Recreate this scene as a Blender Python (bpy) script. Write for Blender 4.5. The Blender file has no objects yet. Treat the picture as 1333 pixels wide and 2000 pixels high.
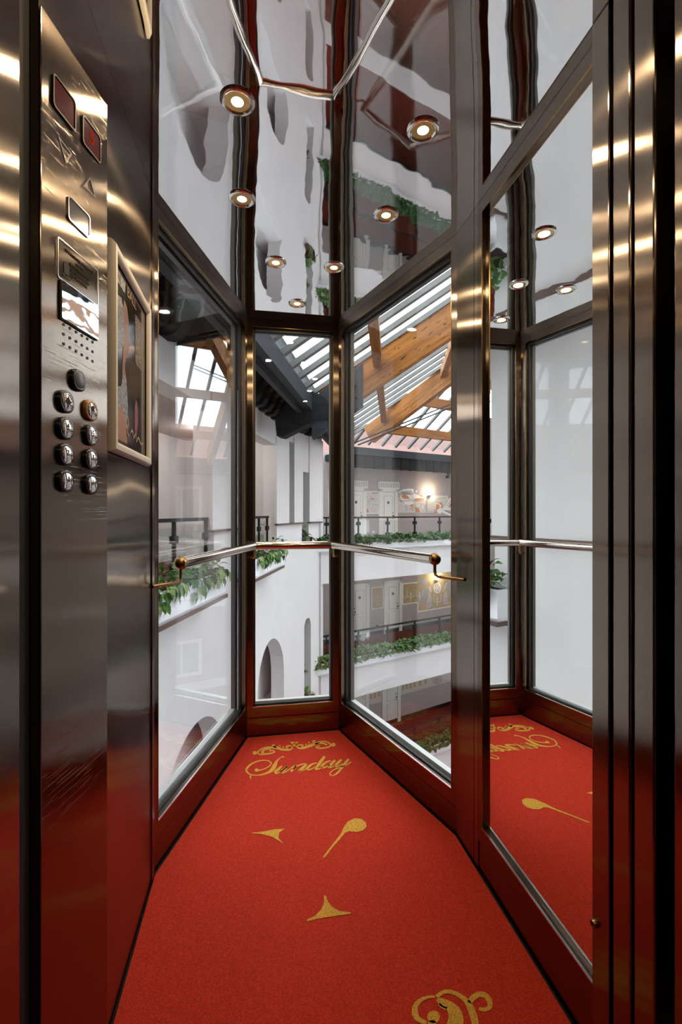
import bpy, bmesh, math, random
from mathutils import Vector, Matrix
random.seed(7)
scene = bpy.context.scene
COL = scene.collection

# ------------------------------------------------------------------ camera
H = 1.15                       # eye height above the lift floor
FPX = 915.0                    # focal length in pixels of the 1333 x 2000 frame
TH = math.radians(10.2)        # the camera looks this far to the right of the lift's axis
CT, ST = math.cos(TH), math.sin(TH)
cam_data = bpy.data.cameras.new('camera')
cam_data.sensor_fit = 'VERTICAL'
cam_data.sensor_height = 36.0
cam_data.lens = FPX / 2000.0 * 36.0
cam_data.clip_start = 0.02
cam_data.clip_end = 400
cam = bpy.data.objects.new('camera', cam_data)
cam.location = (0, 0, H)
cam.rotation_euler = (math.radians(90), 0, -TH)
COL.objects.link(cam)
scene.camera = cam

# ------------------------------------------------------------------ sky
world = bpy.data.worlds.new('overcast_sky')
scene.world = world
world.use_nodes = True
bg = world.node_tree.nodes['Background']
bg.inputs[0].default_value = (0.86, 0.93, 1.0, 1)
bg.inputs[1].default_value = 6.5

# ------------------------------------------------------------------ exposure
scene.view_settings.view_transform = 'Standard'
scene.view_settings.look = 'None'
scene.view_settings.exposure = 0.0
scene.view_settings.gamma = 1.0
scene.view_settings.use_curve_mapping = False
cy = scene.cycles
cy.max_bounces = 7
cy.use_adaptive_sampling = True
cy.adaptive_threshold = 0.025
cy.diffuse_bounces = 3
cy.glossy_bounces = 5
cy.transmission_bounces = 4
cy.transparent_max_bounces = 24
cy.caustics_reflective = False
cy.caustics_refractive = False
cy.sample_clamp_indirect = 6.0
LAMP_W = 1.5                   # lift downlights

# ------------------------------------------------------------------ geometry helpers
def ray(px, py):
    x = (px - 666.5) / FPX; y = (1000.0 - py) / FPX
    return Vector((x * CT + ST, -x * ST + CT, y))
def C(X, Z):                     # camera-aligned plan coordinates -> world plan
    return Vector((X * CT + Z * ST, -X * ST + Z * CT))
def on_plane(px, py, p0, n):     # vertical plane through plan point p0 with plan normal n
    d = ray(px, py)
    t = (p0[0] * n[0] + p0[1] * n[1]) / (d.x * n[0] + d.y * n[1])
    return Vector((d.x * t, d.y * t, H + d.z * t))
def on_floor(px, py, z=0.0):
    d = ray(px, py); t = (z - H) / d.z
    return Vector((d.x * t, d.y * t, z))

class Frame:
    """plan frame: origin, direction s, normal n, height z"""
    def __init__(self, o, d, flip=False):
        self.o = Vector(o[:2]); self.d = Vector(d[:2]).normalized()
        self.n = Vector((self.d.y, -self.d.x))
        if flip: self.n = -self.n
    def P(self, s, n, z):
        p = self.o + self.d * s + self.n * n
        return Vector((p.x, p.y, z))
    def sz(self, px, py, n=0.0):
        q = on_plane(px, py, self.o + self.n * n, self.n)
        return (Vector((q.x, q.y)) - self.o).dot(self.d), q.z

class MB:
    def __init__(self): self.v = []; self.f = []; self.m = []
    def add(self, vs, fs, mi=0):
        k = len(self.v); self.v += [Vector(v) for v in vs]
        for f in fs: self.f.append([k + i for i in f]); self.m.append(mi)
        return self
    def hexa(self, p, mi=0):       # 4 bottom (ccw), 4 top
        return self.add(p, [(3,2,1,0),(4,5,6,7),(0,1,5,4),(1,2,6,5),(2,3,7,6),(3,0,4,7)], mi)
    def box(self, x0, x1, y0, y1, z0, z1, mi=0):
        return self.hexa([(x0,y0,z0),(x1,y0,z0),(x1,y1,z0),(x0,y1,z0),(x0,y0,z1),(x1,y0,z1),(x1,y1,z1),(x0,y1,z1)], mi)
    def fbox(self, F, s0, s1, n0, n1, z0, z1, mi=0):
        return self.hexa([F.P(s0,n0,z0),F.P(s1,n0,z0),F.P(s1,n1,z0),F.P(s0,n1,z0),F.P(s0,n0,z1),F.P(s1,n0,z1),F.P(s1,n1,z1),F.P(s0,n1,z1)], mi)
    def prism(self, poly, z0, z1, mi=0):
        n = len(poly); vs = [(p[0],p[1],z0) for p in poly] + [(p[0],p[1],z1) for p in poly]
        fs = [tuple(range(n-1,-1,-1)), tuple(range(n,2*n))] + [(i,(i+1)%n,n+(i+1)%n,n+i) for i in range(n)]
        return self.add(vs, fs, mi)
    def extrude(self, pts, vec, mi=0):   # closed 3d polygon extruded along vec
        n = len(pts); v = Vector(vec); vs = [Vector(p) for p in pts] + [Vector(p)+v for p in pts]
        fs = [tuple(range(n-1,-1,-1)), tuple(range(n,2*n))] + [(i,(i+1)%n,n+(i+1)%n,n+i) for i in range(n)]
        return self.add(vs, fs, mi)
    def beam(self, a, b, w, h, up=(0,0,1), mi=0):   # box along a->b; w sideways, h along up
        a = Vector(a); b = Vector(b); d = (b-a).normalized()
        s = d.cross(Vector(up)).normalized(); u = s.cross(d).normalized()
        q = []
        for p in (a, b):
            q += [p - s*w/2 - u*h/2, p + s*w/2 - u*h/2, p + s*w/2 + u*h/2, p - s*w/2 + u*h/2]
        return self.add(q, [(3,2,1,0),(4,5,6,7),(0,1,5,4),(1,2,6,5),(2,3,7,6),(3,0,4,7)], mi)
    def tube(self, path, r, n=16, caps=True, mi=0):
        path = [Vector(p) for p in path]; k0 = len(self.v); m = len(path)
        up = Vector((0,0,1)); prev = None
        for i, p in enumerate(path):
            if i == 0: d = path[1]-p
            elif i == m-1: d = p-path[i-1]
            else: d = (path[i+1]-p).normalized() + (p-path[i-1]).normalized()
            d.normalize()
            if prev is None:
                ref = up if abs(d.z) < .9 else Vector((1,0,0))
                s = d.cross(ref).normalized()
            else:
                s = (prev - d*prev.dot(d)).normalized()
            prev = s; u = s.cross(d).normalized()
            k = 1.0
            if 0 < i < m-1:
                c = (path[i+1]-p).normalized().dot(d); k = 1.0/max(c, .5)
            for j in range(n):
                a = 2*math.pi*j/n
                off = s*math.cos(a)*r + u*math.sin(a)*r
                self.v.append(p + off)
        for i in range(m-1):
            for j in range(n):
                self.f.append([k0+i*n+j, k0+i*n+(j+1)%n, k0+(i+1)*n+(j+1)%n, k0+(i+1)*n+j]); self.m.append(mi)
        if caps:
            self.f.append([k0+j for j in range(n-1,-1,-1)]); self.m.append(mi)
            self.f.append([k0+(m-1)*n+j for j in range(n)]); self.m.append(mi)
        return self
    def lathe(self, prof, c, n=32, ax=None, mi=0):   # prof [(r,z)] about axis ax at c
        c = Vector(c); ax = Vector(ax or (0,0,1)).normalized()
        a = ax.cross(Vector((0,1,0)) if abs(ax.y) < .9 else Vector((1,0,0))).normalized(); b = ax.cross(a)
        k0 = len(self.v)
        for r, z in prof:
            for j in range(n):
                t = 2*math.pi*j/n
                self.v.append(c + ax*z + a*(r*math.cos(t)) + b*(r*math.sin(t)))
        for i in range(len(prof)-1):
            for j in range(n):
                self.f.append([k0+i*n+j, k0+i*n+(j+1)%n, k0+(i+1)*n+(j+1)%n, k0+(i+1)*n+j]); self.m.append(mi)
        if prof[0][0] > 1e-5: self.f.append([k0+j for j in range(n-1,-1,-1)]); self.m.append(mi)
        if prof[-1][0] > 1e-5: self.f.append([k0+(len(prof)-1)*n+j for j in range(n)]); self.m.append(mi)
        return self
    def sphere(self, c, r, n=16, m=8, sq=(1,1,1), mi=0):
        k0 = len(self.v); c = Vector(c)
        for i in range(m+1):
            p = math.pi*i/m
            for j in range(n):
                t = 2*math.pi*j/n
                self.v.append(c + Vector((r*sq[0]*math.sin(p)*math.cos(t), r*sq[1]*math.sin(p)*math.sin(t), r*sq[2]*math.cos(p))))
        for i in range(m):
            for j in range(n):
                self.f.append([k0+i*n+j, k0+(i+1)*n+j, k0+(i+1)*n+(j+1)%n, k0+i*n+(j+1)%n]); self.m.append(mi)
        return self
    def build(self, name, mats, parent=None, smooth=False, kind=None, label=None, cat=None, group=None, bevel=0):
        base = parent_world(parent) if parent else None
        if base is None:
            xs = [p.x for p in self.v]; ys = [p.y for p in self.v]; zs = [p.z for p in self.v]
            base = Vector(((min(xs)+max(xs))/2, (min(ys)+max(ys))/2, min(zs)))
        me = bpy.data.meshes.new(name)
        me.from_pydata([tuple(p - base) for p in self.v], [], self.f)
        if not isinstance(mats, (list, tuple)): mats = [mats]
        for m in mats: me.materials.append(m)
        if len(mats) > 1: me.polygons.foreach_set('material_index', self.m)
        bm = bmesh.new(); bm.from_mesh(me)
        bmesh.ops.recalc_face_normals(bm, faces=bm.faces)
        bm.to_mesh(me); bm.free()
        if smooth:
            me.polygons.foreach_set('use_smooth', [True]*len(me.polygons))
            try: me.set_sharp_from_angle(angle=math.radians(40))
            except Exception: pass
        me.update()
        o = bpy.data.objects.new(name, me); COL.objects.link(o)
        if parent:
            o.parent = parent
        else:
            o.location = base
        if bevel:
            b = o.modifiers.new('bevel', 'BEVEL'); b.width = bevel; b.segments = 2; b.limit_method = 'ANGLE'
        tag(o, label, cat, group, kind)
        return o

WLOC = {}
def parent_world(p):
    if p.name in WLOC: return WLOC[p.name]
    w = Vector(p.location); q = p.parent
    while q: w += Vector(q.location); q = q.parent
    return w
def tag(o, label=None, cat=None, group=None, kind=None):
    if label: o['label'] = label
    if cat: o['category'] = cat
    if group: o['group'] = group
    if kind: o['kind'] = kind
    return o
def empty(name, loc, label=None, cat=None, group=None, kind=None):
    e = bpy.data.objects.new(name, None); e.location = loc; e.empty_display_size = .05
    COL.objects.link(e); return tag(e, label, cat, group, kind)

def smooth_path(pts, n=6):
    """Catmull-Rom through tuples of any length"""
    if len(pts) < 3: return [tuple(p) for p in pts]
    out = []; k = len(pts)
    for i in range(k-1):
        p0 = pts[max(i-1,0)]; p1 = pts[i]; p2 = pts[i+1]; p3 = pts[min(i+2,k-1)]
        for j in range(n):
            t = j/n
            out.append(tuple(.5*((2*b)+(-a+c)*t+(2*a-5*b+4*c-d)*t*t+(-a+3*b-3*c+d)*t**3) for a,b,c,d in zip(p0,p1,p2,p3)))
    out.append(tuple(pts[-1])); return out
def ribbon2d(pts, n=6):
    """pts (x,y,halfwidth) -> list of quads (4 xy points)"""
    q = smooth_path(pts, n); L = []; R = []
    for i, p in enumerate(q):
        a = q[max(i-1,0)]; b = q[min(i+1,len(q)-1)]
        dx, dy = b[0]-a[0], b[1]-a[1]; l = math.hypot(dx,dy) or 1
        w = max(p[2], 1e-4)
        L.append((p[0]-dy/l*w, p[1]+dx/l*w)); R.append((p[0]+dy/l*w, p[1]-dx/l*w))
    return [(L[i],R[i],R[i+1],L[i+1]) for i in range(len(q)-1)]
def disc2d(x, y, r, n=14):
    return [(x+r*math.cos(2*math.pi*i/n), y+r*math.sin(2*math.pi*i/n)) for i in range(n)]

def text_data(body, size=1.0, extrude=0.0, align='CENTER'):
    cu = bpy.data.curves.new('t', 'FONT'); cu.body = body; cu.size = size; cu.extrude = extrude
    cu.align_x = align; cu.align_y = 'CENTER'; cu.resolution_u = 2
    ob = bpy.data.objects.new('t', cu); COL.objects.link(ob)
    bpy.context.view_layer.update()
    dg = bpy.context.evaluated_depsgraph_get()
    me = bpy.data.meshes.new_from_object(ob.evaluated_get(dg))
    vs = [tuple(v.co) for v in me.vertices]; fs = [tuple(p.vertices) for p in me.polygons]
    bpy.data.objects.remove(ob); bpy.data.curves.remove(cu); bpy.data.meshes.remove(me)
    return vs, fs

# ------------------------------------------------------------------ materials
def new_mat(name):
    m = bpy.data.materials.new(name); m.use_nodes = True
    nt = m.node_tree; b = nt.nodes['Principled BSDF']; return m, nt, b
def N(nt, t, **kw):
    n = nt.nodes.new(t)
    for k, v in kw.items(): setattr(n, k, v)
    return n
def simple(name, col, rough=.5, metal=0.0, noise=0.0, nscale=8.0, bump=0.0, bscale=60.0, spec=.5, stretch=None):
    m, nt, b = new_mat(name)
    b.inputs['Base Color'].default_value = (*col, 1); b.inputs['Roughness'].default_value = rough
    b.inputs['Metallic'].default_value = metal; b.inputs['Specular IOR Level'].default_value = spec
    tc = N(nt, 'ShaderNodeTexCoord'); src = tc.outputs['Object']
    if stretch:
        mp = N(nt, 'ShaderNodeMapping'); mp.inputs['Scale'].default_value = stretch
        nt.links.new(src, mp.inputs['Vector']); src = mp.outputs['Vector']
    if noise:
        n = N(nt, 'ShaderNodeTexNoise'); n.inputs['Scale'].default_value = nscale; n.inputs['Detail'].default_value = 4
        r = N(nt, 'ShaderNodeValToRGB')
        r.color_ramp.elements[0].position = .3; r.color_ramp.elements[1].position = .7
        r.color_ramp.elements[0].color = (*[c*(1-noise) for c in col], 1)
        r.color_ramp.elements[1].color = (*[min(1, c*(1+noise*.6)) for c in col], 1)
        nt.links.new(src, n.inputs['Vector']); nt.links.new(n.outputs['Fac'], r.inputs['Fac'])
        nt.links.new(r.outputs['Color'], b.inputs['Base Color'])
    if bump:
        n = N(nt, 'ShaderNodeTexNoise'); n.inputs['Scale'].default_value = bscale; n.inputs['Detail'].default_value = 3
        bp = N(nt, 'ShaderNodeBump'); bp.inputs['Strength'].default_value = 1.0; bp.inputs['Distance'].default_value = bump
        nt.links.new(src, n.inputs['Vector']); nt.links.new(n.outputs['Fac'], bp.inputs['Height'])
        nt.links.new(bp.outputs['Normal'], b.inputs['Normal'])
    return m
def brushed(name, col, rough=.26, aniso=.8, wave=0.0, wscale=2.0, scratch=0.0):
    m, nt, b = new_mat(name)
    b.inputs['Metallic'].default_value = 1.0; b.inputs['Roughness'].default_value = rough
    b.inputs['Anisotropic'].default_value = aniso; b.inputs['Base Color'].default_value = (*col, 1)
    tg = N(nt, 'ShaderNodeTangent', direction_type='RADIAL', axis='Z'); nt.links.new(tg.outputs[0], b.inputs['Tangent'])
    tc = N(nt, 'ShaderNodeTexCoord')
    mp = N(nt, 'ShaderNodeMapping'); mp.inputs['Scale'].default_value = (900, 900, 3.0)
    nz = N(nt, 'ShaderNodeTexNoise'); nz.inputs['Scale'].default_value = 1.0; nz.inputs['Detail'].default_value = 2
    nt.links.new(tc.outputs['Object'], mp.inputs['Vector']); nt.links.new(mp.outputs['Vector'], nz.inputs['Vector'])
    r = N(nt, 'ShaderNodeMapRange'); r.inputs[3].default_value = rough*.92; r.inputs[4].default_value = rough*1.1
    nt.links.new(nz.outputs['Fac'], r.inputs[0]); nt.links.new(r.outputs[0], b.inputs['Roughness'])
    r2 = N(nt, 'ShaderNodeMix', data_type='RGBA'); r2.inputs[6].default_value = (*[c*.95 for c in col], 1); r2.inputs[7].default_value = (*[min(1,c*1.04) for c in col], 1)
    nt.links.new(nz.outputs['Fac'], r2.inputs[0]); nt.links.new(r2.outputs[2], b.inputs['Base Color'])
    h = None
    if wave:
        n2 = N(nt, 'ShaderNodeTexNoise'); n2.inputs['Scale'].default_value = wscale; n2.inputs['Detail'].default_value = 1
        bp = N(nt, 'ShaderNodeBump'); bp.inputs['Distance'].default_value = wave
        nt.links.new(tc.outputs['Object'], n2.inputs['Vector']); nt.links.new(n2.outputs['Fac'], bp.inputs['Height'])
        nt.links.new(bp.outputs['Normal'], b.inputs['Normal']); h = bp
    if scratch:
        w = N(nt, 'ShaderNodeMapping'); w.inputs['Rotation'].default_value = (math.radians(28), 0, 0); w.inputs['Scale'].default_value = (40, 9, 420)
        n3 = N(nt, 'ShaderNodeTexNoise'); n3.inputs['Scale'].default_value = 1.0; n3.inputs['Detail'].default_value = 1
        rr = N(nt, 'ShaderNodeValToRGB'); rr.color_ramp.elements[0].position = .62; rr.color_ramp.elements[1].position = .70
        n4 = N(nt, 'ShaderNodeTexNoise'); n4.inputs['Scale'].default_value = 5.0
        r4 = N(nt, 'ShaderNodeValToRGB'); r4.color_ramp.elements[0].position = .5; r4.color_ramp.elements[1].position = .62
        mu = N(nt, 'ShaderNodeMath', operation='MULTIPLY')
        nt.links.new(tc.outputs['Object'], w.inputs['Vector']); nt.links.new(w.outputs['Vector'], n3.inputs['Vector'])
        nt.links.new(n3.outputs['Fac'], rr.inputs['Fac']); nt.links.new(tc.outputs['Object'], n4.inputs['Vector']); nt.links.new(n4.outputs['Fac'], r4.inputs['Fac'])
        nt.links.new(rr.outputs['Color'], mu.inputs[0]); nt.links.new(r4.outputs['Color'], mu.inputs[1])
        bp2 = N(nt, 'ShaderNodeBump'); bp2.inputs['Distance'].default_value = scratch
        nt.links.new(mu.outputs[0], bp2.inputs['Height'])
        if h: nt.links.new(h.outputs['Normal'], bp2.inputs['Normal'])
        nt.links.new(bp2.outputs['Normal'], b.inputs['Normal'])
    return m
def mirror(name, col, rough, waves=()):
    m, nt, b = new_mat(name)
    b.inputs['Metallic'].default_value = 1.0; b.inputs['Roughness'].default_value = rough; b.inputs['Base Color'].default_value = (*col, 1)
    tc = N(nt, 'ShaderNodeTexCoord'); prev = None
    for sc, dist, vec in waves:
        mp = N(nt, 'ShaderNodeMapping'); mp.inputs['Scale'].default_value = vec
        n = N(nt, 'ShaderNodeTexNoise'); n.inputs['Scale'].default_value = sc; n.inputs['Detail'].default_value = .5
        bp = N(nt, 'ShaderNodeBump'); bp.inputs['Distance'].default_value = dist
        nt.links.new(tc.outputs['Object'], mp.inputs['Vector']); nt.links.new(mp.outputs['Vector'], n.inputs['Vector'])
        nt.links.new(n.outputs['Fac'], bp.inputs['Height'])
        if prev: nt.links.new(prev.outputs['Normal'], bp.inputs['Normal'])
        prev = bp
    if prev: nt.links.new(prev.outputs['Normal'], b.inputs['Normal'])
    return m
def thin_glass(name, tint, r0=.06, rough=0.0, gloss=(1,1,1), r90=1.0):
    m = bpy.data.materials.new(name); m.use_nodes = True; nt = m.node_tree; nt.nodes.clear()
    out = N(nt, 'ShaderNodeOutputMaterial'); mix = N(nt, 'ShaderNodeMixShader')
    tr = N(nt, 'ShaderNodeBsdfTransparent'); gl = N(nt, 'ShaderNodeBsdfGlossy')
    tr.inputs[0].default_value = (*tint, 1); gl.inputs['Color'].default_value = (*gloss, 1); gl.inputs['Roughness'].default_value = rough
    lw = N(nt, 'ShaderNodeLayerWeight'); lw.inputs[0].default_value = .5
    pw = N(nt, 'ShaderNodeMath', operation='POWER'); pw.inputs[1].default_value = 4.0
    ma = N(nt, 'ShaderNodeMath', operation='MULTIPLY_ADD'); ma.inputs[1].default_value = r90-r0; ma.inputs[2].default_value = r0
    nt.links.new(lw.outputs['Facing'], pw.inputs[0]); nt.links.new(pw.outputs[0], ma.inputs[0]); nt.links.new(ma.outputs[0], mix.inputs[0])
    nt.links.new(tr.outputs[0], mix.inputs[1]); nt.links.new(gl.outputs[0], mix.inputs[2]); nt.links.new(mix.outputs[0], out.inputs[0])
    return m
def glow(name, col, strength):
    m = bpy.data.materials.new(name); m.use_nodes = True; nt = m.node_tree; nt.nodes.clear()
    out = N(nt, 'ShaderNodeOutputMaterial'); e = N(nt, 'ShaderNodeEmission')
    e.inputs[0].default_value = (*col, 1); e.inputs[1].default_value = strength
    nt.links.new(e.outputs[0], out.inputs[0]); return m

M = {}
M['steel'] = brushed('brushed_steel', (.225, .180, .145), .17, 1.0)
M['steel_wall'] = brushed('brushed_steel_panel', (.215, .170, .135), .165, 1.0, wave=.012, wscale=2.2)
M['steel_cop'] = brushed('scratched_steel', (.24, .192, .155), .175, 1.0, wave=.004, wscale=3.0, scratch=.00022)
M['bronze'] = brushed('dark_brushed_frame', (.165, .125, .095), .17, 1.0)
M['ceiling'] = mirror('polished_steel_ceiling', (.80, .79, .79), .018, ((2.4, .0065, (1.0, .45, 1)), (14.0, .00025, (1, 1, 1))))
M['mirror'] = mirror('silvered_mirror', (.90, .92, .905), .0)
M['chrome'] = simple('chrome_bead', (.80, .78, .75), .18, 1.0)
M['rail'] = simple('polished_tube', (.64, .57, .50), .10, 1.0)
M['brass'] = simple('worn_brass', (.34, .20, .08), .25, 1.0, noise=.25, nscale=40)
M['dark_chrome'] = simple('dark_chrome', (.30, .27, .23), .2, 1.0)
M['rubber'] = simple('black_gasket', (.012, .012, .012), .5)
M['void'] = simple('black_shadow_gap', (.006, .005, .005), .8)
M['glass'] = thin_glass('clear_glass', (.975, .982, .978), .018)
M['rail_glass'] = thin_glass('balustrade_glass', (.95, .97, .96), .02)
M['roof_glass'] = thin_glass('roof_glass', (.84, .87, .88), .04, .05, r90=.20)
M['carpet'] = simple('red_carpet', (.62, .044, .021), .95, noise=.32, nscale=260, bump=.0022, bscale=420, spec=.15)
M['gold'] = simple('gold_carpet_pile', (.82, .42, .065), .95, noise=.45, nscale=330, bump=.0022, bscale=420, spec=.15)
M['white'] = simple('white_plaster', (.76, .735, .725), .9, noise=.03, nscale=2, bump=.001, bscale=90, spec=.2)
M['planter'] = simple('planter_white', (.90, .91, .93), .7, noise=.03, nscale=3, spec=.3)
M['mauve'] = simple('mauve_plaster', (.50, .43, .415), .9, noise=.03, nscale=2, spec=.2)
M['mauve_dark'] = simple('grey_mauve_plaster', (.70, .66, .65), .9, noise=.04, nscale=2, spec=.2)
M['lilac_wall'] = simple('pale_lilac_plaster', (.72, .69, .69), .9, noise=.03, nscale=2, spec=.2)
M['brown'] = simple('brown_painted_trim', (.13, .075, .06), .6, noise=.1, nscale=10)
M['red_floor'] = simple('red_corridor_carpet', (.13, .022, .013), .9, noise=.3, nscale=30, spec=.15)
M['tile_floor'] = simple('red_brown_floor', (.22, .085, .055), .6, noise=.2, nscale=4)
M['iron'] = simple('dark_grey_steelwork', (.020, .021, .022), .6, 0, noise=.15, nscale=6, spec=.15)
M['iron_plate'] = simple('blue_grey_steel_plate', (.036, .041, .048), .6, 0, noise=.12, nscale=5, spec=.2)
M['black'] = simple('black_metal', (.008, .008, .009), .6, spec=.2)
M['bar'] = simple('grey_glazing_bar', (.17, .17, .16), .6, noise=.05, nscale=3)
M['cream'] = simple('cream_paint', (.86, .84, .76), .55, noise=.02, nscale=6)
M['cream_dark'] = simple('cream_paint_recess', (.66, .63, .55), .6)
M['wallgold'] = simple('ochre_print', (.50, .37, .19), .8, noise=.12, nscale=8)
M['paper'] = simple('cream_print', (.74, .70, .66), .8, noise=.05, nscale=14)
M['orange'] = simple('orange_print', (.72, .30, .13), .8, noise=.1, nscale=10)
M['line'] = simple('grey_brown_line', (.30, .24, .19), .8)
M['shade'] = simple('pale_grey_print', (.55, .52, .48), .8)
M['bluegrey'] = simple('blue_grey_print', (.36, .40, .44), .8)
M['lilac'] = simple('pale_lilac_print', (.58, .52, .53), .8)
M['tan'] = simple('tan_print', (.58, .38, .20), .8, noise=.1, nscale=9)
M['soil'] = simple('dark_soil', (.05, .03, .02), .95, noise=.3, nscale=30)
M['curtain'] = simple('grey_curtain', (.45, .44, .44), .9, noise=.15, nscale=3, stretch=(14, 14, .3))
M['winwhite'] = simple('white_window_paint', (.80, .80, .79), .5)
M['hallwall'] = simple('warm_brown_plaster', (.30, .21, .15), .8, noise=.08, nscale=3)
M['hallfloor'] = simple('dark_red_carpet', (.16, .03, .02), .95, noise=.25, nscale=60)
M['lens'] = glow('warm_lamp_lens', (1.0, .80, .50), 9.0)
M['reflector'] = simple('gold_reflector', (.80, .52, .20), .3, 1.0)
M['sconce'] = glow('sconce_glow', (1.0, .84, .60), 16.0)
def leaf_mat(name, a, b_, c):
    m, nt, b = new_mat(name)
    oi = N(nt, 'ShaderNodeObjectInfo'); tc = N(nt, 'ShaderNodeTexCoord')
    n = N(nt, 'ShaderNodeTexNoise'); n.inputs['Scale'].default_value = 9.0; n.inputs['Detail'].default_value = 3
    ad = N(nt, 'ShaderNodeMath', operation='ADD'); ad.inputs[1].default_value = -.25
    mu = N(nt, 'ShaderNodeMath', operation='MULTIPLY_ADD'); mu.inputs[1].default_value = .5
    nt.links.new(tc.outputs['Object'], n.inputs['Vector'])
    nt.links.new(oi.outputs['Random'], mu.inputs[0]); nt.links.new(n.outputs['Fac'], mu.inputs[2]); nt.links.new(mu.outputs[0], ad.inputs[0])
    r = N(nt, 'ShaderNodeValToRGB'); r.color_ramp.elements[0].position = .25; r.color_ramp.elements[0].color = (*a, 1)
    r.color_ramp.elements[1].position = .62; r.color_ramp.elements[1].color = (*b_, 1)
    e = r.color_ramp.elements.new(.78); e.color = (*c, 1)
    nt.links.new(ad.outputs[0], r.inputs['Fac']); nt.links.new(r.outputs['Color'], b.inputs['Base Color'])
    b.inputs['Roughness'].default_value = .5; b.inputs['Specular IOR Level'].default_value = .3
    return m
M['leaf'] = leaf_mat('pothos_leaf', (.028, .095, .018), (.085, .23, .036), (.40, .43, .14))
M['hedge'] = leaf_mat('hedge_leaf', (.010, .042, .010), (.040, .12, .026), (.20, .28, .09))
def wood_mat():
    m, nt, b = new_mat('glued_laminated_timber')
    tc = N(nt, 'ShaderNodeTexCoord')
    mp = N(nt, 'ShaderNodeMapping'); mp.inputs['Scale'].default_value = (.35, 9, 9)      # boards run along the beam
    n = N(nt, 'ShaderNodeTexNoise'); n.inputs['Scale'].default_value = 1.4; n.inputs['Detail'].default_value = 5; n.inputs['Roughness'].default_value = .6
    r = N(nt, 'ShaderNodeValToRGB'); r.color_ramp.elements[0].position = .30; r.color_ramp.elements[0].color = (.21, .070, .012, 1)
    r.color_ramp.elements[1].position = .70; r.color_ramp.elements[1].color = (.46, .185, .036, 1)
    m2 = N(nt, 'ShaderNodeMapping'); m2.inputs['Scale'].default_value = (.22, 1, 1)
    n2 = N(nt, 'ShaderNodeTexNoise'); n2.inputs['Scale'].default_value = 26.0; n2.inputs['Detail'].default_value = 1
    r2 = N(nt, 'ShaderNodeValToRGB'); r2.color_ramp.elements[0].position = .64; r2.color_ramp.elements[0].color = (1,1,1,1)
    r2.color_ramp.elements[1].position = .72; r2.color_ramp.elements[1].color = (.25,.20,.17,1)
    mx = N(nt, 'ShaderNodeMix', data_type='RGBA', blend_type='MULTIPLY'); mx.inputs[0].default_value = 1.0
    L = nt.links.new
    L(tc.outputs['Object'], mp.inputs['Vector']); L(mp.outputs['Vector'], n.inputs['Vector'])
    L(tc.outputs['Object'], m2.inputs['Vector']); L(m2.outputs['Vector'], n2.inputs['Vector'])
    L(n.outputs['Fac'], r.inputs['Fac']); L(n2.outputs['Fac'], r2.inputs['Fac'])
    L(r.outputs['Color'], mx.inputs[6]); L(r2.outputs['Color'], mx.inputs[7])
    L(mx.outputs[2], b.inputs['Base Color']); b.inputs['Roughness'].default_value = .6; b.inputs['Specular IOR Level'].default_value = .25
    return m
M['wood'] = wood_mat()

# ================================================================== the lift car
CZ = H + .862 * H               # ceiling height
UL, UR, UMIR = -.281*H, .610*H, .6215*H
VB, VP, VF = 2.121*H, 1.363*H, .60
BLu, BRu = (.1645-.207)*H, (.1645+.207)*H
CU = .1645*H
NT = [0]
def trim(mb, mat, **kw):
    NT[0] += 1
    return mb.build('trim_%d' % NT[0], mat, kind='structure', **kw)

FOOT = [(UL,.66),(UR,.66),(UR,VP),(BRu,VB),(BLu,VB),(UL,VP)]
def grow(poly, d):
    c = Vector((CU, 1.5)); out = []
    n = len(poly)
    for i in range(n):
        a = Vector(poly[i-1]); b = Vector(poly[i]); e = Vector(poly[(i+1)%n])
        d1 = (b-a).normalized(); d2 = (e-b).normalized()
        n1 = Vector((d1.y,-d1.x)); n2 = Vector((d2.y,-d2.x))
        k = (n1+n2); k = k/ k.length_squared*2
        out.append(tuple(b + k*d))
    return out
OUT = grow(FOOT, .06)
MB().prism(OUT, -.16, -.010).build('floor', M['void'], kind='structure')
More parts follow.
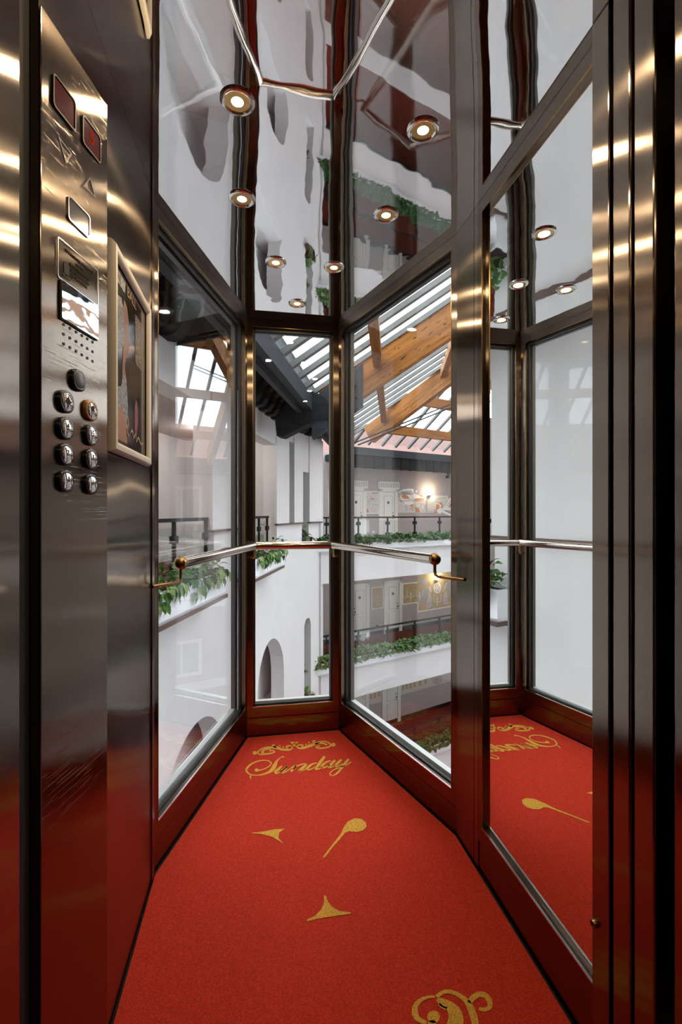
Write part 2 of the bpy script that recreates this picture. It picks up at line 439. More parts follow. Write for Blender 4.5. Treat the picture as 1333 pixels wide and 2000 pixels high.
# carpet with its woven motifs
carpet = empty('carpet', (CU, 1.5, -.010), 'red lift carpet with gold lettering reading Sunday and scroll motifs', 'carpet')
MB().prism(grow(FOOT, -.006), -.0095, 0.0).build('pile', M['carpet'], carpet)
def floor_shape(name, quads, polys, o, sc, mat=None):
    mb = MB(); zt = .0012
    f = lambda p: on_floor(o[0]+p[0]/sc, o[1]+p[1]/sc, zt)
    for q in quads: mb.add([f(p) for p in q], [tuple(range(len(q)))])
    for q in polys: mb.add([f(p) for p in q], [tuple(range(len(q)))])
    return mb.build(name, M['gold'], carpet)
O6, S6 = (480, 1430), 6.06
LET = {
 'letter_s': [[(455,302,6),(440,288,6),(400,312,7),(368,345,13),(345,395,23),(318,440,23),(270,475,14),(200,500,8),(130,510,6),(62,502,7),(20,475,10),(10,440,12),(40,400,11),(100,360,8),(180,336,6),(250,335,6),(295,352,7),(300,380,7),(270,410,6),(220,435,6),(165,450,8),(130,448,20),(112,438,13)],
              [(80,508,7),(52,525,7),(66,552,6)]],
 'letter_u': [[(432,398,8),(392,436,16),(352,474,14),(378,486,8),(430,458,6),(500,402,8)],[(505,396,8),(458,442,17),(420,472,14),(452,478,8),(510,448,6)]],
 'letter_n': [[(505,450,6),(560,408,7),(598,392,10),(570,428,16),(536,466,14)],[(560,440,6),(620,396,7),(690,378,9),(716,386,13),(680,420,16),(636,456,14),(660,458,7),(715,436,6)]],
 'letter_d': [[(842,362,6),(790,378,10),(748,408,14),(728,434,13),(765,442,8),(830,408,6)],[(938,284,14),(902,332,18),(862,388,18),(832,430,15),(858,437,7),(910,414,6)]],
 'letter_a': [[(1010,338,6),(960,352,10),(918,384,14),(900,410,13),(935,418,8),(1000,384,6)],[(1062,330,12),(1020,372,16),(982,410,14),(1008,417,7),(1062,394,6)]],
 'letter_y': [[(1135,324,12),(1098,360,15),(1062,398,13),(1088,406,7),(1150,372,6)],[(1222,318,12),(1184,362,15),(1140,420,14),(1090,480,11),(1042,512,7),(1005,506,7),(1000,485,7),(1040,450,6),(1120,416,6),(1200,384,6),(1252,350,6)]],
}
for nm, st in LET.items():
    qs = []
    for s in st: qs += ribbon2d(s)
    floor_shape(nm, qs, [], O6, S6)
orn = [[(560,185,8),(520,208,10),(440,205,13),(370,185,17),(300,180,12),(220,186,8),(170,210,8),(145,240,8),(170,262,8),(230,260,9),(300,250,9),(342,234,8),(320,216,7),(280,222,8)],
 [(365,180,10),(330,168,9),(318,155,8),(345,148,7)],[(300,196,8),(230,204,10),(198,230,16),(216,250,13)],[(555,186,8),(545,168,7),(512,162,8),(478,182,12),(505,188,8)],
 [(600,165,8),(630,190,10),(690,185,13),(760,160,17),(820,140,15),(880,116,10),(940,110,8),(990,130,8),(1005,155,8),(980,176,8),(900,190,9),(846,186,8),(838,170,7),(880,163,8)],
 [(822,138,9),(870,130,10),(925,133,9),(965,152,10)],[(606,166,8),(645,150,8),(684,160,10),(660,170,7)],[(820,122,10),(796,112,8),(808,100,7),(826,106,6)],
 [(575,168,9),(576,150,16),(577,112,6)],[(570,140,12),(545,120,9),(538,112,5)],[(582,140,12),(606,122,9),(622,120,5)],[(135,240,13),(105,245,22),(84,246,8)],[(1010,152,11),(1040,148,22),(1066,146,8)]]
qs = []
for s in orn: qs += ribbon2d(s)
floor_shape('scroll_ornament', qs, [disc2d(405,160,9),disc2d(445,176,9),disc2d(715,145,9),disc2d(750,125,10)], O6, S6)
O7, S7 = (440, 1400), 4.166
floor_shape('teardrop_motif', [], [[(795,1148),(808,1122),(880,1030),(940,955),(975,945),(930,1000),(860,1080),(815,1142)],[(940,955),(965,900),(1000,850),(1060,825),(1110,830),(1148,860),(1150,895),(1120,925),(1070,937),(1010,930),(975,945)]], O7, S7)
floor_shape('spike_motif', [], [[(205,945),(300,935),(400,915),(440,940),(435,985),(380,975),(300,955)],[(400,915),(490,910),(440,940)],[(435,985),(475,1032),(430,1005),(380,975)]], O7, S7)
floor_shape('spike_motif', [], [[(805,1450),(820,1455),(835,1500),(870,1545),(830,1630),(780,1570),(805,1510)],[(870,1545),(930,1580),(1020,1590),(1025,1603),(930,1615),(830,1630)],[(830,1630),(740,1645),(670,1665),(668,1650),(730,1620),(780,1570)]], O7, S7)
O5, S5 = (780, 1920), 6.665
qs = []
for s in [[(360,520,24),(250,470,36),(205,380,40),(225,280,34),(310,205,24),(400,178,18),(470,180,16)],[(490,180,26),(580,115,26),(690,118,26),(800,170,30),(890,250,38),(950,370,46),(990,520,46),(1000,700,46),(960,900,44)],
          [(500,200,26),(560,250,52),(660,300,62),(730,400,90),(730,540,104),(660,680,90)],[(920,260,30),(955,200,40),(1030,150,38),(1120,160,36),(1175,230,34),(1180,310,32),(1110,345,26),(1040,330,22)],[(520,270,20),(560,310,20),(620,335,22)]]:
    qs += ribbon2d(s)
floor_shape('swirl_motif', qs, [disc2d(450,440,84), disc2d(430,540,60)], O5, S5)

# ceiling of polished steel
MB().prism(OUT, CZ, CZ+.14).build('ceiling', M['ceiling'], kind='structure')

# framed glazed panels of the bay
def panel(name, A, B, pane_mat, wst=.030, pane_n=.040, kick=True, top=.041):
    A = Vector(A); B = Vector(B)
    F = Frame(A, B-A)
    c = Vector((CU, 1.6))
    if (c-A).dot(F.n) > 0: F.n = -F.n          # n points out of the car
    L = (B-A).length; zs = .150; zt = CZ-top
    e = empty(name, (A.x, A.y, 0), kind='structure')
    b = M['bronze']
    MB().fbox(F, 0, L, .003, .045, 0, .092).build('kick_panel', b, e)
    MB().fbox(F, 0, L, .008, .045, .092, .097).build('shadow_groove', M['void'], e)
    MB().fbox(F, 0, L, 0, .034, .097, zs).build('bottom_rail', b, e)
    MB().fbox(F, 0, L, 0, .034, zt, CZ-.001).build('top_rail', b, e)
    for s0, s1 in ((0, wst), (L-wst, L)):
        MB().fbox(F, s0, s1, 0, .034, zs, zt).build('stile', b, e)
    a0, a1 = wst, L-wst
    g = MB(); k = .010
    g.fbox(F, a0, a1, .022, .034, zs, zs+.006); g.fbox(F, a0, a1, .022, .034, zt-.012, zt)
    g.fbox(F, a0, a0+k, .022, .034, zs, zt); g.fbox(F, a1-k, a1, .022, .034, zs, zt)
    g.build('gasket', M['rubber'], e)
    MB().fbox(F, a0, a1, -.0015, .004, zs-.001, zs+.0025).build('glazing_bead', M['chrome'], e)
    m = MB()
    for s0 in (a0-.0012, a1-.0008): m.fbox(F, s0, s0+.002, -.001, .003, zs, zt)
    m.fbox(F, a0, a1, -.001, .003, zt-.001, zt+.001)
    m.build('edge_bead', M['brass'], e)
    MB().fbox(F, 0, L, .050, .075, zs-.03, zs+.010).build('outer_sill', M['winwhite'] if pane_mat is M['glass'] else M['chrome'], e)
    m = MB(); m.fbox(F, 0, a0+.012, .050, .070, zs, zt); m.fbox(F, a1-.012, L, .050, .070, zs, zt); m.fbox(F, 0, L, .050, .07, zt-.012, CZ)
    m.build('outer_frame', M['bar'] if pane_mat is M['glass'] else M['void'], e)
    MB().fbox(F, a0-.004, a1+.004, pane_n, pane_n+.006, zs-.004, zt+.004).build('glass_pane' if pane_mat is M['glass'] else 'mirror_pane', pane_mat, e)
    return F
PLc, PRc, BLc, BRc = (UL,VP), (UR,VP), (BLu,VB), (BRu,VB)
FL = panel('window_1', BLc, PLc, M['glass'])
FB = panel('window_2', BRc, BLc, M['glass'])
FR = panel('window_3', PRc, BRc, M['glass'])
def wedge(c, n1, n2):
    c = Vector(c); a = c+n1*.045; b = c+n2*.045; m = c+(n1+n2).normalized()*.050
    trim(MB().prism([tuple(c), tuple(a), tuple(m), tuple(b)], 0, CZ-.001), M['bronze'])
wedge(BLc, FL.n, FB.n); wedge(BRc, FB.n, FR.n)
# post between the bay and the mirror wall, and the mirror wall itself
MV1, MV0 = 1.405, .852
FM = panel('wall_right', (UR, MV0), (UR, MV1), M['mirror'], wst=.026, pane_n=UMIR-UR)
trim(MB().box(UR, UR+.06, 1.437, VP+.012, 0, CZ-.001), M['steel'])
trim(MB().box(UR, UR+.06, MV1+.001, 1.4335, 0, CZ-.001), M['steel'])
trim(MB().box(UR+.012, UR+.05, 1.4325, 1.438, 0, CZ-.001), M['void'])
trim(MB().prism([PRc, (UR+.05,VP), tuple(Vector(PRc)+FR.n*.045)], 0, CZ-.001), M['steel'])
MB().box(UR+.055, UR+.075, .80, VP, -.01, CZ).build('wall_right_backing', M['void'], kind='structure')
# brushed steel wall and post on the other side
MB().box(UL-.03, UL, .774, 1.533, 0, CZ-.001).build('wall_left', M['steel_wall'], kind='structure')
trim(MB().box(UL-.03, UL+.004, 1.5345, VP, 0, CZ-.001), M['steel'])
trim(MB().prism([PLc, (UL-.05,VP), tuple(Vector(PLc)+FL.n*.045)], 0, CZ-.001), M['steel'])
MB().box(UL-.05, UL-.031, .66, VP, -.01, CZ).build('wall_left_backing', M['void'], kind='structure')

# handrail
def offset_pt(F, s, n, z): return F.P(s, n, z)
RZ, RO = .980, .055
def isect(F1, F2, o):
    # interior offset lines of two panels
    p1 = F1.o - F1.n*o; p2 = F2.o - F2.n*o
    d1, d2 = F1.d, F2.d
    t = ((p2-p1).x*d2.y - (p2-p1).y*d2.x) / (d1.x*d2.y - d1.y*d2.x)
    q = p1 + d1*t; return Vector((q.x, q.y, RZ))
kL = isect(FL, FB, RO); kR = isect(FB, FR, RO)
LL = (Vector(PLc)-Vector(BLc)).length
eL = FL.P(LL-.075, -RO, RZ); eR = FR.P(.055, -RO, RZ)
hr = empty('handrail', (CU, VB, RZ), 'polished metal tube handrail running round the three glazed sides of the lift', 'handrail')
MB().tube([eL, kL], .0195, 20).build('rail_tube', M['rail'], hr, smooth=True)
MB().tube([kL, kR], .0195, 20).build('rail_tube', M['rail'], hr, smooth=True)
MB().tube([kR, eR], .0195, 20).build('rail_tube', M['rail'], hr, smooth=True)
for p in (kL, kR): MB().sphere(p, .0198).build('elbow_joint', M['rail'], hr, smooth=True)
for p in (eL, eR): MB().sphere(p, .0225).build('end_cap', M['brass'], hr, smooth=True)
def bracket(p, target):
    p = Vector(p); t = Vector(target); d = p - Vector((0,0,.062))
    dr = (t-d).normalized(); pts = [p, p-Vector((0,0,.045)), p-Vector((0,0,.056))+dr*.004, d+dr*.014, t]
    MB().tube(pts, .0058, 10).build('bracket', M['brass'], hr, smooth=True)
bracket(eL, (UL+.004, eL.y-.085, RZ-.062)); bracket(eR, (UR-.002, eR.y-.10, RZ-.062))
for k, c in ((kL, BLc), (kR, BRc)):
    bracket(k, (c[0], c[1]-.002, RZ-.062))

# recessed downlights
def downlight(u, v, z, label, group, power, front=True):
    e = empty('downlight', (u, v, z), label, 'ceiling light', group)
    MB().lathe([(.030,-.0015),(.030,-.004),(.0335,-.0065),(.039,-.0055),(.0418,-.0025),(.0418,.0)], (u,v,z), 36).build('trim_ring', M['chrome'], e, smooth=True)
    MB().lathe([(.0305,-.003),(.025,-.0015),(.0195,-.0008)], (u,v,z), 36).build('baffle', M['reflector'], e, smooth=True)
    MB().lathe([(.0,-.0034),(.012,-.0034),(.0175,-.0026),(.0205,-.0012)], (u,v,z), 28).build('lens', M['lens'], e, smooth=True)
    l = bpy.data.lights.new('lamp_light', 'AREA'); l.shape = 'DISK'; l.size = .038; l.energy = power; l.color = (1.0, .76, .47)
    lo = bpy.data.objects.new('lamp_light', l); lo.location = (0, 0, -.0045); lo.parent = e; COL.objects.link(lo)
    return e
DG = 'recessed ceiling downlights'
DL = [(-.040,1.005,'largest lit downlight nearest the steel panel wall, bright warm lens'),
      (.369,1.006,'lit downlight nearest the mirror wall, close to the camera'),
      (-.040,1.315,'lit downlight second from the camera on the steel wall side'),
      (.369,1.313,'lit downlight second from the camera on the mirror side'),
      (.0646,1.630,'lit downlight of the narrow third row, steel wall side'),
      (.2677,1.627,'lit downlight of the narrow third row, mirror side'),
      (.1646,1.936,'single farthest downlight in front of the middle bay window'),
      (-.040,.695,'downlight overhead beside the lift doorway, control panel side'),
      (.369,.695,'downlight overhead beside the lift doorway, door panel side')]
for u, v, lb in DL: downlight(u*H, v*H, CZ, lb, DG, LAMP_W)

# control panel, angled out from the steel wall
cn, ce = Vector((-.278*H, .673*H)), Vector((-.240*H, .820*H))
FC = Frame(cn, ce-cn)                           # n into the room
if FC.n.x < 0: FC.n = -FC.n
CTOP = 1.664*H
cop = empty('control_panel', (cn.x, cn.y, .02), 'tall scratched steel lift control panel with round buttons and displays', 'control panel')
LC = (ce-cn).length
MB().prism([tuple(cn), tuple(ce), (UL+.001, ce.y+.002), (UL+.001, cn.y)], .02, CTOP).build('body', M['steel_cop'], cop, bevel=.0015)
M['red_window'] = simple('dark_red_acrylic', (.09, .012, .006), .08, spec=.8)
M['ir'] = simple('grey_window_acrylic', (.16, .16, .19), .1, spec=.7)
M['sign'] = mirror('glossy_blue_white_sign', (.86, .92, 1.0), .05, ((30.0, .0016, (1, 1, 1)),))
M['print_dark'] = simple('black_engraving', (.03, .025, .02), .7)
M['blue_ring'] = simple('dark_blue_plastic', (.012, .014, .03), .18, spec=.6)
M['yellow_ring'] = simple('amber_plastic', (.52, .24, .02), .2, spec=.6)
M['grey_cap'] = simple('grey_plastic_cap', (.15, .15, .18), .3)
M['plate'] = simple('polished_button_plate', (.82, .79, .77), .07, 1.0)
def rrect(s0, s1, z0, z1, r, n=5):
    pts = []
    for cx, cz, a0 in ((s1-r,z0+r,-90),(s1-r,z1-r,0),(s0+r,z1-r,90),(s0+r,z0+r,180)):
        for i in range(n+1):
            a = math.radians(a0+90*i/n); pts.append((cx+r*math.cos(a), cz+r*math.sin(a)))
    return pts
def plate_on(F, pts, n0, n1, name, mat, parent):
    return MB().extrude([F.P(s, n0, z) for s, z in pts], Vector((F.n.x, F.n.y, 0))*(n1-n0)).build(name, mat, parent)
def ring_on(F, pts_out, pts_in, n0, n1, name, mat, parent):
    mb = MB(); k = len(pts_out); q = []
    for pts in (pts_out, pts_in):
        for n in (n0, n1): q += [F.P(s, n, z) for s, z in pts]
    fs = []
    for i in range(k):
        j = (i+1) % k
        fs += [(k+i,k+j,3*k+j,3*k+i), (i,j,k+j,k+i), (2*k+i,2*k+j,3*k+j,3*k+i)]
    return mb.add(q, fs).build(name, mat, parent)
def text_on(F, body, size, s, z, n, name, mat, parent, ex=.0003):
    vs, fs = text_data(body, size, ex)
    if not vs: return
    return MB().add([F.P(s + x, n + zz, z + y) for x, y, zz in vs], fs).build(name, mat, parent)
def rect_px(pts):
    sz = [FC.sz(*p) for p in pts]
    return ((sz[0][0]+sz[3][0])/2, (sz[1][0]+sz[2][0])/2, (sz[2][1]+sz[3][1])/2, (sz[0][1]+sz[1][1])/2)
for nm, mt, pts in (('red_display', M['red_window'], [(102,149),(144.5,192),(145,257),(103,206)]), ('red_display', M['red_window'], [(160,227),(194,266),(194,320),(160,278)]), ('grey_display', M['ir'], [(132,383),(173,422),(172.5,466),(131,425)])):
    s0, s1, z0, z1 = rect_px(pts)
    plate_on(FC, rrect(s0, s1, z0, z1, .006), .0004, .0016, nm, mt, cop)
    ring_on(FC, rrect(s0-.0015, s1+.0015, z0-.0015, z1+.0015, .007), rrect(s0+.001, s1-.001, z0+.001, z1-.001, .0055), .0002, .003, 'display_bezel', M['rubber'] if mt is not M['ir'] else M['chrome'], cop)
M['red_digit'] = glow('red_led_digit', (1.0, .05, .01), .35)
_s, _z = FC.sz(178, 273); text_on(FC, '5', .030, _s, _z, .0021, 'floor_digit', M['red_digit'], cop)
for tri in ([(113,266),(139.5,301),(128,319)], [(175,346),(163,364),(186,387)]):
    p = [FC.sz(*q) for q in tri]; c = (sum(a for a,_ in p)/3, sum(b for _,b in p)/3)
    inn = [(c[0]+(a-c[0])*.84, c[1]+(b-c[1])*.84) for a, b in p]
    ring_on(FC, p, inn, .0002, .0012, 'direction_arrow', M['chrome'], cop)
s0, s1, z0, z1 = rect_px([(110.3,459.5),(190.5,528.7),(191,598),(112.5,543)])
lp = plate_on(FC, rrect(s0, s1, z0, z1, .004), .0003, .0009, 'rating_plate', M['steel'], cop)
ring_on(FC, rrect(s0, s1, z0, z1, .004), rrect(s0+.0016, s1-.0016, z0+.0016, z1-.0016, .0033), .0003, .0016, 'plate_border', M['chrome'], lp)
w = s1-s0; hgt = z1-z0; sm = s0+w*.52
for body, fz, ssz in (('ГРУЗОПОДЪЕМНОСТЬ', .80, .0068), ('630 КГ', .67, .0072), ('ВМЕСТИМОСТЬ', .54, .0068), ('ПАССАЖИРОВ', .41, .0068), ('8 ЧЕЛОВЕК', .28, .0072)):
    text_on(FC, body, ssz, sm, z0+hgt*fz, .0013, 'engraved_text', M['print_dark'], lp)
m = MB()
m.extrude([FC.P(a, .0010, b) for a, b in ((s0+.012,z0+.008),(s0+.030,z0+.008),(s0+.030,z0+.0105),(s0+.012,z0+.0105))], FC.n.to_3d()*.0006)
m.extrude([FC.P(a, .0010, b) for a, b in ((s0+.015,z0+.014),(s0+.027,z0+.014),(s0+.028,z0+.030),(s0+.024,z0+.034),(s0+.018,z0+.034),(s0+.014,z0+.030))], FC.n.to_3d()*.0006)
m.build('bin_symbol', M['print_dark'], lp)
s0, s1, z0, z1 = rect_px([(117,546),(188,599),(187.8,664),(115.6,620)])
sg = plate_on(FC, rrect(s0, s1, z0, z1, .002), .0003, .0045, 'glossy_sign', M['sign'], cop)
plate_on(FC, rrect(s0-.002, s1+.0005, z0-.002, z1, .002), .0002, .0028, 'sign_backing', M['rubber'], sg)
m = MB()
for r in range(3):
    for x, y in ((330,985),(393,1022),(455,1058),(513,1095),(567,1128),(620,1160)):
        s, z = FC.sz(60+x/5.127, 440+(y+r*96)/5.127 + 2.0)
        m.lathe([(.0,.0009),(.0026,.0009),(.0026,.0001)], FC.P(s, 0, z), 10, FC.n.to_3d())
m.build('speaker_grille', M['rubber'], cop)
def sqround(s, z, r, n=32, p=2.3):
    out = []
    for i in range(n):
        a = 2*math.pi*i/n; c, q = math.cos(a), math.sin(a)
        k = (abs(c)**p + abs(q)**p) ** (-1/p); out.append((s+r*k*c, z+r*k*q))
    return out
def button(px, py, sym, ring='blue_ring', blank=False):
    s, z = FC.sz(px, py, .006)
    r = .0183; levels = [(r,.0004),(r,.0042),(r*.95,.0060),(r*.86,.0068),(r*.76,.0064)]
    mb = MB(); k0 = 0; n = 32
    for rr, nn in levels: mb.v += [FC.P(a, nn, b) for a, b in sqround(s, z, rr)]
    for i in range(len(levels)-1):
        for j in range(n): mb.f.append([i*n+j, i*n+(j+1)%n, (i+1)*n+(j+1)%n, (i+1)*n+j]); mb.m.append(0)
    mb.f.append([(len(levels)-1)*n+j for j in range(n)]); mb.m.append(0)
    b = mb.build('push_button', M[ring], cop, smooth=True)
    pl = MB().lathe([(.0,.0078),(.0126,.0076),(.0136,.0070),(.0136,.0055)], FC.P(s,0,z), 32, FC.n.to_3d()).build('button_plate', M['grey_cap'] if blank else M['plate'], b, smooth=True)
    if blank: return
    mm = MB()
    if sym == 'open':
        for pts in ([(-.0075,0),(-.0012,.0065),(-.0012,-.0065)], [(.0075,0),(.0012,-.0065),(.0012,.0065)], [(-.0006,-.009),(.0006,-.009),(.0006,.009),(-.0006,.009)]):
            mm.extrude([FC.P(s+a, 0.0077, z+c) for a, c in pts], FC.n.to_3d()*.0007)
    elif sym == 'bell':
        mm.extrude([FC.P(s+a, 0.0077, z+c+.003) for a, c in ((-.0055,-.0045),(.0055,-.0045),(.004,-.002),(.0035,.003),(.0015,.0055),(-.0015,.0055),(-.0035,.003),(-.004,-.002))], FC.n.to_3d()*.0007)
    else:
        vs, fs = text_data(sym, .013, .0004); mm.add([FC.P(s+x, .0080+zz, z+.003+y) for x, y, zz in vs], fs)
    mm.build('symbol', M['print_dark'], b)
    d = MB()
    for i, (a, c) in enumerate(((-.004,-.005),(-.001,-.005),(.002,-.005),(-.004,-.008),(.002,-.008),(.002,-.0105))):
        d.sphere(FC.P(s+a, .0078, z+c), .0009, 8, 4)
    d.build('braille_dots', M['chrome'], b)
button(156, 743, '', blank=True)
button(131.5, 784.7, 'open'); button(131, 837, '4'); button(131, 888, '2'); button(131, 940, '-1')
button(180, 802, 'bell', 'yellow_ring'); button(180.5, 850.5, '5'); button(180, 897, '3'); button(180, 946, '1')

# framed poster on the steel wall
FW = Frame((UL, 0), (0, 1))                      # s = v, n = +u
pv0, pv1, pz0, pz1 = 1.090, 1.452, 1.283, 1.746
pst = empty('poster_frame', (UL+.01, (pv0+pv1)/2, pz0), 'cream snap frame with a dark advertising poster on the steel wall', 'picture frame')
M['snap'] = simple('cream_aluminium_frame', (.66, .60, .52), .4, spec=.5)
fw = .026
def snap(a, b, c, d):      # mitred rounded bar: outer a->b, inner d->c (s,z)
    mb = MB(); prof = [(0,.004),(.0,.012),(.25,.020),(.6,.021),(.9,.016),(1.0,.010)]
    q = []
    for p0, p1 in ((a, d), (b, c)):
        for t, n in prof: q.append(FW.P(p0[0]+(p1[0]-p0[0])*t, n, p0[1]+(p1[1]-p0[1])*t))
    k = len(prof); fs = [(i,i+1,k+i+1,k+i) for i in range(k-1)] + [tuple(range(k)), tuple(range(2*k-1,k-1,-1)), (k-1,0,k,2*k-1)]
    mb.add(q, fs).build('frame_bar', M['snap'], pst, smooth=True)
o = [(pv0,pz0),(pv1,pz0),(pv1,pz1),(pv0,pz1)]; i_ = [(pv0+fw,pz0+fw),(pv1-fw,pz0+fw),(pv1-fw,pz1-fw),(pv0+fw,pz1-fw)]
for k in range(4): snap(o[k], o[(k+1)%4], i_[(k+1)%4], i_[k])
M['poster_bg'] = simple('dark_glossy_print', (.022, .016, .013), .12, noise=.4, nscale=9, spec=.6)
pr = MB().fbox(FW, pv0+.012, pv1-.012, .003, .008, pz0+.012, pz1-.012).build('printed_sheet', M['poster_bg'], pst)
MB().fbox(FW, pv0+.010, pv1-.010, .001, .0035, pz0+.010, pz1-.010).build('backing_board', M['rubber'], pst)
M['p_skin'] = simple('print_skin', (.27, .13, .08), .25); M['p_silver_glare'] = simple('print_silver_glare', (.26, .27, .29), .25, noise=.7, nscale=120)  # silver patches mix printed silver with painted-in reflections on the gloss
M['p_orange'] = simple('print_amber', (.34, .13, .03), .25); M['p_pink'] = simple('print_magenta', (.22, .008, .07), .25)
M['p_cream'] = simple('print_cream_letters', (.34, .22, .13), .25); M['p_city'] = simple('print_city_lights', (.15, .10, .05), .25, noise=.9, nscale=160)
sw, sh = pv1-pv0-2*fw, pz1-pz0-2*fw
def pp(name, pts, mat, n=.0084): return MB().extrude([FW.P(pv0+fw+a*sw, n, pz0+fw+b*sh) for a, b in pts], (.0003,0,0)).build(name, mat, pr)
pp('figure_print', [(.22,.36),(.36,.38),(.30,.46),(.33,.53),(.40,.55),(.40,.585),(.42,.61),(.41,.64),(.445,.665),(.405,.72),(.41,.77),(.36,.84),(.28,.86),(.25,.75),(.26,.60),(.24,.50)], M['p_skin'])
pp('figure_print', [(.03,.52),(.16,.54),(.26,.58),(.26,.80),(.20,.84),(.06,.82),(.02,.70)], M['p_silver_glare'], .0088)
pp('figure_print', [(.02,.30),(.18,.33),(.28,.42),(.34,.40),(.38,.26),(.36,.10),(.22,.16),(.08,.14)], M['p_silver_glare'], .0088)
pp('figure_print', [(.03,.10),(.20,.24),(.32,.14),(.36,.02),(.06,.02)], M['p_orange'], .0091)
pp('figure_print', [(.60,.12),(.66,.11),(.72,.20),(.70,.30),(.66,.34),(.60,.28)], M['p_pink'])
pp('figure_print', [(.62,.56),(.92,.56),(.92,.88),(.62,.88)], M['p_city'])
pp('figure_print', [(.02,.90),(.30,.90),(.32,.97),(.02,.97)], M['p_silver_glare'])
for body, a, b, sz in (('AN', .10, .935, .040), ('BALL', .50, .935, .040)):
    vs, fs = text_data(body, sz, .0002)
    MB().add([FW.P(pv0+fw+a*sw+x, .0092+zz, pz0+fw+b*sh+y*.9) for x, y, zz in vs], fs).build('printed_lettering', M['p_cream'], pr)
qs = []
for s in [[(.30,.16,.008),(.36,.19,.010),(.40,.15,.009),(.36,.10,.010),(.42,.07,.008)],[(.46,.10,.007),(.52,.12,.008),(.56,.08,.007),(.62,.11,.008),(.66,.07,.007),(.72,.10,.008),(.80,.07,.007),(.90,.08,.006)]]: qs += ribbon2d(s)
m = MB()
for q in qs: m.add([FW.P(pv0+fw+a*sw, .0092, pz0+fw+b*sh) for a, b in q], [(0,1,2,3)])
m.build('printed_lettering', M['p_cream'], pr)

# door jamb, telescopic door leaves and landing frame
def v_at(px, u):
    x = (px-666.5)/FPX; return u*( -x*ST+CT)/(x*CT+ST)
UJ = .585*H
j0, j1 = v_at(1190, UJ), v_at(1157, UJ)
fr = empty('trim_door_jamb', (UJ+.03, j0, 0), kind='structure')
MB().box(UJ, UR+.055, j0, j1, 0, CZ-.001).build('jamb_face', M['steel'], fr, bevel=.002)
q = on_plane(1163.5, 1803, (UJ, 0), (1, 0))
MB().lathe([(.0035,.0035),(.0042,.0075),(.0065,.0075),(.0085,.004),(.0085,.0)], q, 20, (-1,0,0)).build('brass_eyelet', M['brass'], fr, smooth=True)
ND = [0]
for p0, p1, nm in ((1197, 1231.5, 'door_1'), (1238.5, 1279, 'door_2')):
    a, b = v_at(p1, UJ), v_at(p0, UJ)
    MB().box(UJ, UJ+.55, a, b, .004, CZ-.004).build(nm, M['steel'], kind='structure', bevel=.0035)
a = v_at(1317, UJ)
lf = empty('trim_landing_frame', (UJ, a-.1, 0), kind='structure')
MB().box(UJ, UJ+.62, .46, a, 0, 2.12).build('jamb_face', M['steel'], lf, bevel=.003)
for yy in (663, 1440):
    q = on_plane(1300, yy, (UJ, 0), (1, 0)); 
    q = Vector((UJ, a-.035, H + (1000-yy)/FPX*.80))
    MB().lathe([(.0,.0015),(.0035,.0015),(.0042,.0)], q, 14, (-1,0,0)).build('screw_head', M['brass'], lf, smooth=True)
UJL = -.252*H
la = v_at(40, UJL)
MB().box(UJL-.5, UJL, .42, la, 0, 2.12).build('jamb_face', M['steel'], lf, bevel=.003)
MB().box(UJL-.5, UJ+.62, .46, .64, 2.12, 2.5).build('header', M['steel'], lf)
# black blocks added to keep light out of the gaps round the doorway
MB().box(-.80, UL-.012, la+.012, .772, -.1, CZ+.1).build('wall_left_blackout', M['void'], kind='structure')
MB().box(UJ+.56, UJ+.64, a, .80, -.1, CZ+.1).build('wall_right_blackout', M['void'], kind='structure')
MB().box(-.9, 1.5, .64, .70, CZ+.001, CZ+.4).build('wall_header_blackout', M['void'], kind='structure')
MB().box(-.9, 1.5, .42, .66, -.2, -.012).build('floor_sill', M['steel'], kind='structure')

# landing behind the camera
MB().box(-2.2, 2.6, -3.2, .44, -.12, -.002).build('floor_landing', M['hallfloor'], kind='structure')
MB().box(-2.2, 2.6, -3.2, .46, 2.62, 2.70).build('ceiling_landing', M['cream'], kind='structure')
MB().box(-2.3, -2.2, -3.2, .46, -.1, 2.7).build('wall_landing_side', M['hallwall'], kind='structure')
MB().box(2.6, 2.7, -3.2, .46, -.1, 2.7).build('wall_landing_far_side', M['hallwall'], kind='structure')
MB().box(-2.3, 2.7, -3.3, -3.2, -.1, 2.7).build('wall_landing_back', M['hallwall'], kind='structure')
for uu in (-.9, .4, 1.6):  # extra fittings out of view, added to light the landing
    downlight(uu, -1.2, 2.62, 'unseen lamp added to light the landing behind the doorway, %s of three' % {-.9:'first', .4:'middle', 1.6:'last'}[uu], 'added landing lamps', 4)

# ================================================================== the atrium
LV = [0.0, -3.6, -7.2, -10.8]          # gallery floors
GZ = -14.4                              # atrium ground
